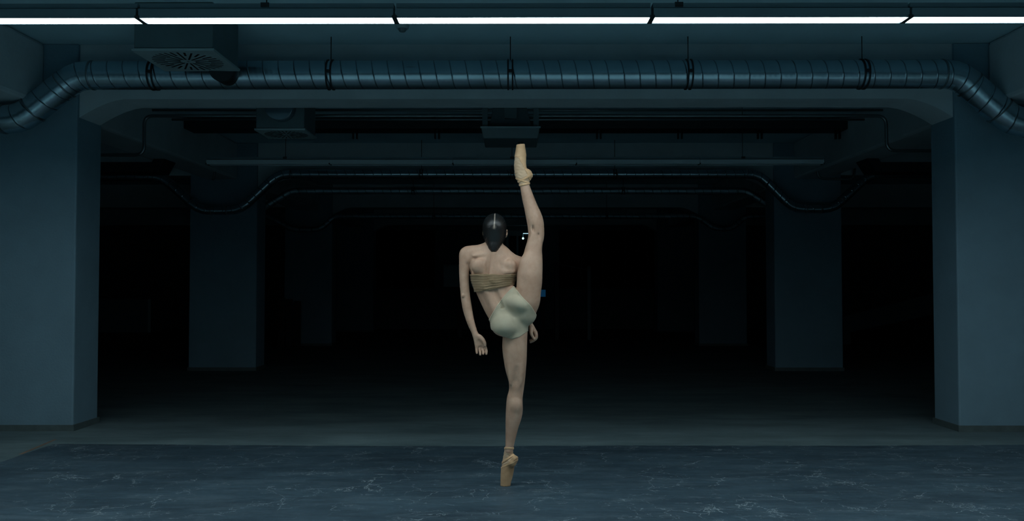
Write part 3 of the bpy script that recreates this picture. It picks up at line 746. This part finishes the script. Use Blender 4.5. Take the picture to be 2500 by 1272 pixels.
# hand: palm, thenar mound, thumb and four separate curled fingers
arm.chain(PR([(1161.5, 818, 7.5, -.028), (1165.5, 828, 8.5, -.028), (1168.5, 840, 9.5, -.025)]), .006, ys=.7)
arm.cone(*PR([(1162, 822, 6.5, -.028)])[0], *PR([(1165, 846, 5.2, -.028)])[0], .006)
arm.cone(*PR([(1172, 825, 6.5, -.03)])[0], *PR([(1180, 845, 5.5, -.025)])[0], .006)
arm.ell(J(1168.5, 836, -.052), (.013, .012, .018), .008, 'sub')
def finger(F_, pts, k=.0025): F_.chain(PR(pts), k)
finger(arm, [(1164, 845, 3.9, -.025), (1163.4, 852, 3.4, -.033), (1163.6, 858, 3.0, -.040), (1164.3, 862.3, 2.7, -.043)])
finger(arm, [(1170.5, 846, 4.0, -.022), (1171.3, 855, 3.6, -.034), (1172.3, 861, 3.2, -.043), (1172.4, 865.8, 2.9, -.046)])
finger(arm, [(1177, 846, 4.0, -.022), (1179, 854, 3.6, -.03), (1180, 859.5, 3.2, -.041), (1179.6, 864, 2.8, -.046)])
finger(arm, [(1181, 842, 4.4, -.022), (1186, 851, 3.7, -.028), (1187.6, 858, 3.3, -.036), (1187.2, 864, 2.9, -.040)])
finger(arm, [(1170, 822, 6.0, -.032), (1178, 829, 5.4, -.040), (1183, 837, 4.2, -.046), (1184.5, 844, 3.2, -.046)], .006)
# right arm hangs behind the torso and the raised thigh
arm2 = Field(LO, HI, H)
arm2.chain(PR([(1272, 647, 16, .045), (1284, 652, 15, .07), (1286, 675, 12, .10), (1284, 705, 11, .125), (1282, 722, 11, .135), (1284, 745, 10.5, .125), (1289, 770, 8, .11), (1293, 788, 6.2, .10)]), .005)
arm2.cone(*PR([(1293.5, 789, 6.3, .10)])[0], *PR([(1301, 806, 7.6, .09)])[0], .005)
arm2.cone(*PR([(1299, 800, 6, .105)])[0], *PR([(1307, 812, 5.6, .10)])[0], .005)
for pts in ([(1306, 810, 4.6, .075), (1309.5, 821, 3.9, .07), (1303, 830, 3.4, .075), (1296, 833, 3.0, .08)],
            [(1308, 812, 4.5, .095), (1309.5, 824, 3.9, .092), (1302, 832, 3.4, .097), (1295.5, 835, 3.0, .10)],
            [(1307, 814, 4.4, .115), (1307, 826, 3.8, .113), (1300, 833, 3.3, .115), (1295, 835, 3.0, .118)],
            [(1304, 813, 4.2, .132), (1303, 824, 3.5, .132), (1298, 830, 3.0, .13), (1294, 831, 2.7, .13)],
            [(1297, 803, 5.0, .075), (1297, 814, 4.2, .062), (1301, 823, 3.4, .058), (1304, 828, 3.0, .060)]):
    finger(arm2, pts)
# head (on the neck), turned away and tipped back
hd = Field(LO, HI, H)
hd.ell(J(1207.5, 555, .0), (.0685, .090, .080), .01, rx=.25)
hd.ell(J(1207.5, 578, -.005), (.060, .062, .060), .02)
hd.ell(J(1207.5, 560, .062), (.052, .055, .070), .02, rx=.5)
hd.ell(J(1207.5, 577, .112), (.022, .020, .020), .018)          # chin
hd.chain([(J(1207.5, 541, .098), .007), (J(1207.5, 552, .126), .010)], .008)   # nose
hd.ell(J(1207.5, 563, .122), (.022, .010, .006), .006)          # lips
hd.ell(J(1201, 543, .105), (.011, .010, .008), .006, 'sub'); hd.ell(J(1214, 543, .105), (.011, .010, .008), .006, 'sub')
hd.ell(J(1201, 543, .094), (.010, .010, .009), .003); hd.ell(J(1214, 543, .094), (.010, .010, .009), .003)
hd.chain(PR([(1206.5, 585, 19, 0), (1206, 604, 17.5, .004)]), .015)
for s_, px, dy in ((1, 1235.8, .008), (-1, 1181.5, .035)):
    hd.ell(J(px, 570, dy), (.009, .018, .026), .004, rx=.3, rot=-.15*s_)
    hd.ell(J(px+s_*1.5, 568, dy-.007), (.005, .009, .014), .003, 'sub')
def smin(a, b, k):
    h = np.clip(.5+.5*(a-b)/k, 0, 1); return a*(1-h)+b*h-k*h*(1-h)
tors = body.d.copy()
full = smin(body.d, hd.d, .012)
near_sh = np.zeros_like(full)
# arms blend into the shoulder only; lower down they stay apart from the trunk
Zc = (LO[2]+H*np.arange(full.shape[2]))[None, None, :]
kz = np.clip((Zc-J(1140, 648)[2])/.05, 0, 1)*.024+.0015
full = smin(full, arm.d, kz.astype(np.float32)); full = smin(full, arm2.d, kz.astype(np.float32))
V, F = surface_nets(full, LO, H, 2)
skin = mat('skin', (.60, .435, .345), .52, spec=.35, sss=.12)
def skin_nodes(m):
    N, L = nt(m); b = N['Principled BSDF']; tc = N.new('ShaderNodeTexCoord')
    n = N.new('ShaderNodeTexNoise'); n.inputs['Scale'].default_value = 9; n.inputs['Detail'].default_value = 7; n.inputs['Roughness'].default_value = .65
    L.new(tc.outputs['Object'], n.inputs['Vector']); r = N.new('ShaderNodeValToRGB')
    r.color_ramp.elements[0].position = .3; r.color_ramp.elements[0].color = (.45, .270, .182, 1)
    r.color_ramp.elements[1].position = .7; r.color_ramp.elements[1].color = (.62, .405, .290, 1)
    L.new(n.outputs['Fac'], r.inputs['Fac']); L.new(r.outputs['Color'], b.inputs['Base Color'])
    n2 = N.new('ShaderNodeTexNoise'); n2.inputs['Scale'].default_value = 60; n2.inputs['Detail'].default_value = 5; L.new(tc.outputs['Object'], n2.inputs['Vector'])
    bp = N.new('ShaderNodeBump'); bp.inputs['Strength'].default_value = .15; bp.inputs['Distance'].default_value = .004
    L.new(n2.outputs['Fac'], bp.inputs['Height']); L.new(bp.outputs['Normal'], b.inputs['Normal'])
skin_nodes(skin)
foot_at = J(1234, 1185, .01)
person = thing('person', 'ballet dancer seen from behind, standing on one pointe, other leg raised to the ceiling', 'person', (foot_at[0], foot_at[1], .003))
obj('body', np_mesh('body', V, F), skin, person)

def shell(d, mask_fn, off, thick, smooth=2, disp=None, crop=None):
    """cloth: the layer between off-thick and off outside the field, cut where mask_fn > 0"""
    lo = np.array(LO)
    i0 = np.array([0, 0, 0]); i1 = np.array(d.shape)
    if crop is not None:
        z0, z1 = crop; i0[2] = max(0, int((z0-lo[2])/H)-4); i1[2] = min(d.shape[2], int((z1-lo[2])/H)+4)
    sub = d[i0[0]:i1[0], i0[1]:i1[1], i0[2]:i1[2]]
    ax = [lo[k]+H*np.arange(i0[k], i1[k]) for k in range(3)]
    X, Y, Z = np.meshgrid(*ax, indexing='ij'); P = np.stack([X, Y, Z], -1)
    px, py = to_px(P)
    m = mask_fn(px, py, P).astype(np.float32)
    f = np.maximum(np.maximum(sub-off, -(sub-off+thick)), m)
    V_, F_ = surface_nets(f, lo+i0*H, H, smooth)
    if disp is not None:
        N_ = vnormals(V_, F_); a, b = to_px(V_); V_ = V_+N_*disp(a, b, V_)[:, None]
    return V_, F_
def half(px, py, a, b):
    """signed pixel distance to the line a->b in metres (positive on its left in the photo with y down)"""
    dx, dy = b[0]-a[0], b[1]-a[1]; L_ = math.hypot(dx, dy); return ((px-a[0])*dy-(py-a[1])*dx)/L_*u
def above_curve(px, py, xs, ys_): return (np.interp(px, xs, ys_)-py)*u      # >0 above the curve
# bandeau top
def blur(d, it=3, r=3):
    for _ in range(it):
        for ax in range(3):
            c = np.cumsum(np.concatenate([np.repeat(np.take(d, [0], ax), r+1, ax), d, np.repeat(np.take(d, [-1], ax), r, ax)], ax), axis=ax, dtype=np.float64)
            n = d.shape[ax]; d = ((np.take(c, np.arange(2*r+1, 2*r+1+n), ax)-np.take(c, np.arange(0, n), ax))/(2*r+1)).astype(np.float32)
    return d
zi0, zi1 = int((J(1200, 730)[2]-LO[2])/H), int((J(1200, 640)[2]-LO[2])/H)
top_d = torso_only.copy(); seg_ = torso_only[:, :, zi0-20:zi1+20]
top_d[:, :, zi0-20:zi1+20] = np.minimum(blur(np.clip(seg_, -.08, .08), 3, 6)-.005, seg_)
def top_mask(px, py, P):
    up = above_curve(px, py, [1140, 1150, 1200, 1225, 1256, 1266], [668, 669.5, 669, 671, 670, 670])
    dn = -above_curve(px, py, [1140, 1160, 1165, 1200, 1222, 1240, 1266], [712, 712, 711.5, 707, 701, 697, 696])
    return np.maximum(up, dn)
def pleats(px, py, V_):
    w_ = .5*np.sin(px*.09)+.35*np.sin(px*.21+1); t = (py-669)/(40-np.clip((px-1200)*.18, 0, 12))
    ph = t*6.5*2*PI+w_*1.6+np.sin(px*.045+2)*1.5
    amp = np.maximum(.45, .75+.45*np.sin(px*.05+t*5)+.3*np.sin(px*.11+t*11+1))
    return amp*(.0030*np.abs(np.sin(ph*.5))**.55+.0012*np.sin(ph*1.7+px*.13))-.0012
Vt, Ft = shell(top_d, top_mask, .0052, .010, 1, pleats, (J(1200, 720)[2], J(1200, 660)[2]))
def cloth_mat(name, c0, c1, weave=900):
    m = bpy.data.materials.new(name); m.use_nodes = True; N, L = nt(m); b = N['Principled BSDF']; b.inputs['Roughness'].default_value = .75
    b.inputs['Specular IOR Level'].default_value = .25; b.inputs['Sheen Weight'].default_value = .1
    tc = N.new('ShaderNodeTexCoord'); n = N.new('ShaderNodeTexNoise'); n.inputs['Scale'].default_value = 14; n.inputs['Detail'].default_value = 6
    L.new(tc.outputs['Object'], n.inputs['Vector']); r = N.new('ShaderNodeValToRGB'); r.color_ramp.elements[0].position = .3; r.color_ramp.elements[1].position = .7
    r.color_ramp.elements[0].color = (*c0, 1); r.color_ramp.elements[1].color = (*c1, 1); L.new(n.outputs['Fac'], r.inputs['Fac']); L.new(r.outputs['Color'], b.inputs['Base Color'])
    return m
obj('bandeau_top', np_mesh('bandeau_top', Vt, Ft), cloth_mat('tan_jersey', (.25, .165, .09), (.33, .225, .13)), person)
# briefs
def brief_mask(px, py, P):
    # waistband: curve from the left hip up to the apex beside the raised thigh
    wx = np.interp(px, [1190, 1196, 1212, 1231, 1253, 1266], [786, 776, 747, 722, 699, 690]); up = (wx-py)*u*.7
    # leg opening of the raised leg
    lx = np.interp(py, [690, 700, 722, 747, 768, 780, 790], [1250, 1256, 1273, 1297, 1310, 1330, 1345]); rl = (px-lx)*u*.75
    # leg opening of the standing leg
    by = np.interp(px, [1190, 1212, 1228, 1250, 1268, 1287, 1300], [800, 812, 822, 828, 823, 810, 800]); dn = (py-by)*u*.9
    return np.maximum(np.maximum(up, rl), dn)
def brief_folds(px, py, V_):
    # gathers running along the waistband on the left side, seams at the openings
    wy = np.interp(px, [1190, 1196, 1212, 1231, 1253, 1266], [786, 776, 747, 722, 699, 690]); t = (py-wy)
    g = np.exp(-((t-9)/10)**2)*np.clip((1240-px)/30, 0, 1)
    return .0022*g*np.sin(t*1.1+px*.05)+.0012*np.exp(-((t-1.5)/1.8)**2)
Vb, Fb = shell(tors, brief_mask, .0042, .010, 1, brief_folds, (J(1200, 835)[2], J(1200, 690)[2]))
br = obj('briefs', np_mesh('briefs', Vb, Fb), cloth_mat('pale_sage_jersey', (.44, .38, .27), (.51, .445, .325)), person)
# hair: sleek cap with a centre parting
def hair_mask(px, py, P):
    c = np.array(J(1207.5, 555)); y = P[..., 1]-c[1]; z = P[..., 2]-c[2]
    front = (y*math.cos(.35)-z*math.sin(.35))-.050
    low = -(z+.150)+np.clip(y+.02, 0, 1)*1.6
    return np.maximum(front, low)*.8
hf = Field(LO, HI, H)
hf.ell(J(1207.5, 555, .0), (.0685, .090, .080), .01, rx=.25)
hf.ell(J(1207.5, 574, -.004), (.0625, .066, .060), .02)
hf.chain(PR([(1207, 575, 24, -.012), (1206.5, 588, 19, -.018), (1205.8, 599, 13.5, -.034), (1205.5, 608, 8, -.048)]), .012)
def hair_disp(px, py, V_):
    ang = np.arctan2(px-1205.5, (py-556)+1e-6); rad = np.hypot(px-1205.5, py-556)
    part = np.exp(-((px-1206.8)/1.0)**2)*np.clip((560-py)/6, 0, 1)*(V_[:, 1] < PY+.04)
    return -.0022*part+.0006*np.sin(ang*46+np.sin(rad*.3))*np.clip(rad/8, 0, 1)
Vh, Fh = shell(hf.d, hair_mask, .004, .012, 1, hair_disp, (J(1200, 625)[2], J(1200, 515)[2]))
hme = np_mesh('hair', Vh, Fh)
a_, b_ = to_px(Vh)
wpart = (1.1+.8*np.clip((b_-535)/20, 0, 1)); pc = 1208.3-(b_-521)*.05
part = np.clip(1.4-np.abs(a_-pc)/wpart, 0, 1)*np.clip((560-b_)/5, 0, 1)*(Vh[:, 1] < PY+.07)
part = np.maximum(part, .55*np.clip(1-np.hypot(a_-pc, b_-555)/6, 0, 1)*(np.sin(np.arctan2(a_-pc, b_-555)*11) > -.2)*(Vh[:, 1] < PY))
at = hme.attributes.new('parting', 'FLOAT', 'POINT'); at.data.foreach_set('value', part.astype(np.float32))
hm = bpy.data.materials.new('sleek_dark_hair'); hm.use_nodes = True; N, L = nt(hm); b = N['Principled BSDF']
atn = N.new('ShaderNodeAttribute'); atn.attribute_name = 'parting'; mxn = N.new('ShaderNodeMix'); mxn.data_type = 'RGBA'
L.new(atn.outputs['Fac'], mxn.inputs[0]); mxn.inputs[6].default_value = (.009, .009, .009, 1); mxn.inputs[7].default_value = (.40, .33, .27, 1)
L.new(mxn.outputs[2], b.inputs['Base Color']); b.inputs['Roughness'].default_value = .36; b.inputs['Specular IOR Level'].default_value = .5
tc = N.new('ShaderNodeTexCoord'); mp = N.new('ShaderNodeMapping'); mp.inputs['Scale'].default_value = (30, 30, 260); L.new(tc.outputs['Object'], mp.inputs[0])
no = N.new('ShaderNodeTexNoise'); no.inputs['Scale'].default_value = 1; L.new(mp.outputs[0], no.inputs['Vector'])
bp = N.new('ShaderNodeBump'); bp.inputs['Strength'].default_value = .35; bp.inputs['Distance'].default_value = .002; L.new(no.outputs['Fac'], bp.inputs['Height']); L.new(bp.outputs['Normal'], b.inputs['Normal'])
obj('hair', hme, hm, person)

# pointe shoes: satin body, hard toe box, ribbons round the ankle
satin = cloth_mat('peach_satin', (.60, .36, .19), (.74, .48, .275)); satin.node_tree.nodes['Principled BSDF'].inputs['Roughness'].default_value = .5
satin_d = cloth_mat('worn_peach_satin', (.44, .26, .135), (.62, .40, .225)); tip_m = mat('toe_tip_suede', (.62, .56, .46), .8, noise=.1, nscale=60)
tights = cloth_mat('ankle_wrap', (.52, .35, .22), (.66, .47, .31))
SH = .003
def sdf_mesh(build, z0, z1, x0, x1, disp=None, sm=1):
    f = Field((x0, PY-.12, z0), (x1, PY+.14, z1), SH); build(f); V_, F_ = surface_nets(f.d, f.lo, SH, sm)
    if disp is not None:
        N_ = vnormals(V_, F_); a, b2 = to_px(V_); V_ = V_+N_*disp(a, b2, V_)[:, None]
    return V_, F_
def shoe(pref_pts, heel, box, tip, ribbons, zr, xr, disp, m_body, label):
    def bld(f):
        f.chain(PR(pref_pts), .006)
        for c, r, rot in heel: f.ell(J(*c), r, .01, rot=rot)
        f.chain(PR(box), .005)
        # flat platform at the toe
        a, nrm = tip
        sl, X, Y, Z = f.grid(f.lo, f.lo+f.h*(f.n-1)); c = np.array(J(*a))
        pl = (X-c[0])*nrm[0]+(Z-c[2])*nrm[1]+(Y-c[1])*0
        f.d = np.maximum(f.d, np.broadcast_to(pl, f.d.shape).astype(np.float32))
    V_, F_ = sdf_mesh(bld, *zr, *xr, disp)
    s_ = obj('pointe_shoe', np_mesh('pointe_shoe', V_, F_), m_body, person); s_['label'] = label
    a, nrm = tip; c = Vector(J(*a)); nv = Vector((nrm[0], 0, nrm[1])).normalized()
    r_ = box[-1][2]*u*.80
    bm = B(); sweep(bm, [c-nv*.003, c+nv*.0012], circ(r_, 24)); obj('toe_tip', bm, tip_m, s_)
    for k, (pa, pb, wd) in enumerate(ribbons):
        # a ribbon ring leaning round the ankle: from pixel pa (left) to pb (right)
        A, B2 = Vector(J(*pa)), Vector(J(*pb)); ce = (A+B2)/2; ra = (B2-A).length/2; ex = (B2-A).normalized()
        ring = [ce+ex*ra*math.cos(t)+Vector((0, 1, 0))*ra*1.0*math.sin(t)+Vector((0, 0, .0015*math.sin(3*t+k))) for t in [2*PI*i/40 for i in range(41)]]
        bm = B(); upv = Vector((-ex.z, 0, ex.x)); prev = None; first = None
        rings = []
        for i, t in enumerate([2*PI*i/40 for i in range(40)]):
            p = ring[i]; o_ = (p-ce).normalized(); q = []
            for (a2, b3) in ((-wd/2, -.0012), (wd/2, -.0012), (wd/2, .0016), (-wd/2, .0016)): q.append(bm.verts.new(p+upv*a2+o_*b3))
            rings.append(q)
        for i in range(40):
            a2, b3 = rings[i], rings[(i+1) % 40]
            for j in range(4): bm.faces.new((a2[j], a2[(j+1) % 4], b3[(j+1) % 4], b3[j])).smooth = True
        obj('ribbon', bm, satin, s_)
    return s_

def shoe_parts(z0, z1, x0, x1, core, sole_pts, disp, mask_throat, m_shoe, label, tip, cuff, ribs, heel_k):
    """a foot-shaped field; the shoe is its outer layer below the throat line, the wrap is the layer round the ankle"""
    f = Field((x0, PY-.13, z0), (x1, PY+.15, z1), .0022); core(f)
    a, nrm = tip
    X, Y, Z = np.meshgrid(*[f.lo[k]+f.h*np.arange(f.n[k]) for k in range(3)], indexing='ij'); P = np.stack([X, Y, Z], -1)
    px, py = to_px(P); c = np.array(J(*a)); plane = (X-c[0])*nrm[0]+(Z-c[2])*nrm[1]
    d = np.maximum(f.d, plane.astype(np.float32))
    th = mask_throat(px, py).astype(np.float32)                 # >0 outside the shoe
    V_, F_ = surface_nets(np.maximum(np.maximum(d-.0026, -(d+.004)), th), f.lo, f.h, 1)
    if disp is not None:
        N_ = vnormals(V_, F_); a1, b1 = to_px(V_); V_ = V_+N_*disp(a1, b1, V_)[:, None]
    s_ = obj('pointe_shoe', np_mesh('pointe_shoe', V_, F_), m_shoe, person); s_['label'] = label
    # stretched footlet between the throat of the shoe and the ankle cuff
    k0 = cuff(px, py).astype(np.float32)
    V_, F_ = surface_nets(np.maximum(np.maximum(np.maximum(d-.0008, -(d+.004)), k0), plane+.02), f.lo, f.h, 1)
    N_ = vnormals(V_, F_); a1, b1 = to_px(V_)
    V_ = V_+N_*(.0009*np.sin(b1*.8+np.sin(a1*.25)*1.5)*np.sin(a1*.2+b1*.1))[:, None]
    obj('ankle_wrap', np_mesh('ankle_wrap', V_, F_), tights, s_)
    # toe platform
    edge = np.abs(plane) < .003; ins = edge & (f.d < 0); q = P[ins]
    cx_, cy_ = q[:, 0].mean(), q[:, 1].mean(); rx_ = (q[:, 0].max()-q[:, 0].min())/2; ry_ = (q[:, 1].max()-q[:, 1].min())/2
    nv = Vector((nrm[0], 0, nrm[1])).normalized(); cc = Vector((cx_, cy_, q[:, 2].mean())); sx_ = Vector((nv.z, 0, -nv.x))
    bm = B(); r0 = []; r1 = []; r2 = []
    for i in range(28):
        t = 2*PI*i/28; o_ = sx_*rx_*math.cos(t)+Vector((0, 1, 0))*ry_*math.sin(t)
        r0.append(bm.verts.new(cc+o_*1.06-nv*.004)); r1.append(bm.verts.new(cc+o_*1.04)); r2.append(bm.verts.new(cc+o_*.90+nv*.0015))
    for A_, B_ in ((r0, r1), (r1, r2)):
        for i in range(28): bm.faces.new((A_[i], A_[(i+1) % 28], B_[(i+1) % 28], B_[i]))
    bm.faces.new(r2); bm.faces.new(list(reversed(r0))); obj('toe_tip', bm, tip_m, s_)
    # ribbon strips lying on the surface: between two curves in the picture plane, all the way round
    for fn in ribs:
        m_ = fn(px, py).astype(np.float32)
        V_, F_ = surface_nets(np.maximum(np.maximum(d-.0040, -(d+.001)), m_), f.lo, f.h, 1)
        if len(V_) > 20: obj('ribbon', np_mesh('ribbon', V_, F_), satin, s_)
    return s_
def strip(p0, p1, wd):
    """band of wd pixels round the line p0-p1"""
    L_ = math.hypot(p1[0]-p0[0], p1[1]-p0[1]); nx, ny = -(p1[1]-p0[1])/L_, (p1[0]-p0[0])/L_
    return lambda px, py: (np.abs((px-p0[0])*nx+(py-p0[1])*ny)-wd/2)*u
def side(p0, p1, sgn=1):
    L_ = math.hypot(p1[0]-p0[0], p1[1]-p0[1]); nx, ny = -(p1[1]-p0[1])/L_, (p1[0]-p0[0])/L_
    return lambda px, py: sgn*((px-p0[0])*nx+(py-p0[1])*ny)*u
# --- standing foot
def core_low(f):
    f.chain(PR([(1244, 1086, 10.4, 0), (1242.6, 1096, 10.2, .0), (1241.5, 1106, 10.8, .004), (1240.5, 1118, 12, .010), (1240.5, 1132, 14.2, .012), (1239, 1146, 14.6, .012), (1236.8, 1162, 13.4, .012), (1234.6, 1178, 11.6, .012), (1233.6, 1192, 10.6, .012)]), .004, ys=.9)
    f.ell(J(1256.5, 1119, -.014), (.019, .028, .016), .012, rot=-.35)
    f.ell(J(1250, 1128, -.010), (.026, .030, .028), .014, rot=-.3)
low_th = lambda px, py: np.maximum(np.where(px < 1248, np.interp(px, [1225, 1236, 1243, 1250, 1256, 1268], [1142, 1136, 1128, 1116, 1106, 1104])-py, np.interp(px, [1225, 1236, 1243, 1250, 1256, 1268], [1142, 1136, 1128, 1116, 1106, 1104])-py)*u*.7, -1)
low_cuff = lambda px, py: np.maximum((np.interp(px, [1230, 1256], [1091, 1092])-py)*u, (py-1150)*u)
def low_disp(px, py, V_): return .0012*np.sin(py*.55+px*.35+np.sin(px*.3)*1.2)*np.clip((1150-py)/25, 0, 1)+.0006*np.sin(px*.9)*np.clip((py-1150)/20, 0, 1)
shoe_parts(-.004, J(1240, 1080)[2], J(1212, 1180)[0], J(1278, 1180)[0], core_low, None, low_disp, low_th, satin_d,
           'worn tan pointe shoe on the standing foot, balanced on its tip', ((1234, 1184.5, .012), (0, -1)), low_cuff,
           [strip((1230, 1126), (1262, 1104), 5), strip((1228, 1140), (1256, 1128), 4.5), strip((1232, 1094), (1256, 1095), 5)], 0)
# --- raised foot
def core_up(f):
    f.chain(PR([(1284, 466, 12.8, 0), (1281, 452, 12.2, .0), (1278.5, 441, 13.2, .0), (1273.5, 428, 15.2, 0), (1270.5, 414, 14.6, 0), (1269.5, 401, 14, 0), (1270.3, 388, 13.2, 0), (1271, 376, 12.6, 0), (1271.2, 364, 10.6, 0), (1271.2, 350, 8.8, 0), (1271.2, 340, 8.4, 0)]), .004, ys=.95)
    f.ell(J(1289, 421, -.006), (.027, .026, .015), .012, rot=-.65)
    f.ell(J(1284, 431, -.002), (.036, .030, .024), .014, rot=-.1)
up_th = lambda px, py: np.minimum(np.maximum((py-np.interp(px, [1250, 1258, 1266, 1272, 1280, 1286, 1293, 1303], [384, 384, 386, 396, 410, 424, 440, 442]))*u*.6, (py-441)*u), 1)
up_cuff = lambda px, py: np.maximum((py-np.interp(px, [1262, 1268, 1294, 1300], [457, 456.5, 450.5, 450]))*u, (370-py)*u)
def up_disp(px, py, V_): return .0014*np.sin(py*.5-px*.45+np.sin(px*.3))*np.clip((px-1272)/14, 0, 1)*np.clip((py-395)/20, 0, 1)+.0012*np.exp(-((py-380-(px-1270)*-.05)/2.0)**2)
shoe_parts(J(1270, 470)[2], J(1270, 344)[2], J(1245, 400)[0], J(1315, 400)[0], core_up, None, up_disp, up_th, satin,
           'peach pointe shoe on the raised foot, toe to the ceiling', ((1271, 353.8, 0), (-.1, 1)), up_cuff,
           [strip((1257, 382), (1284, 378), 3.5), strip((1262, 446), (1304, 424), 5), strip((1266, 453), (1296, 447), 4.5), strip((1258, 436), (1290, 446), 4)], 0)
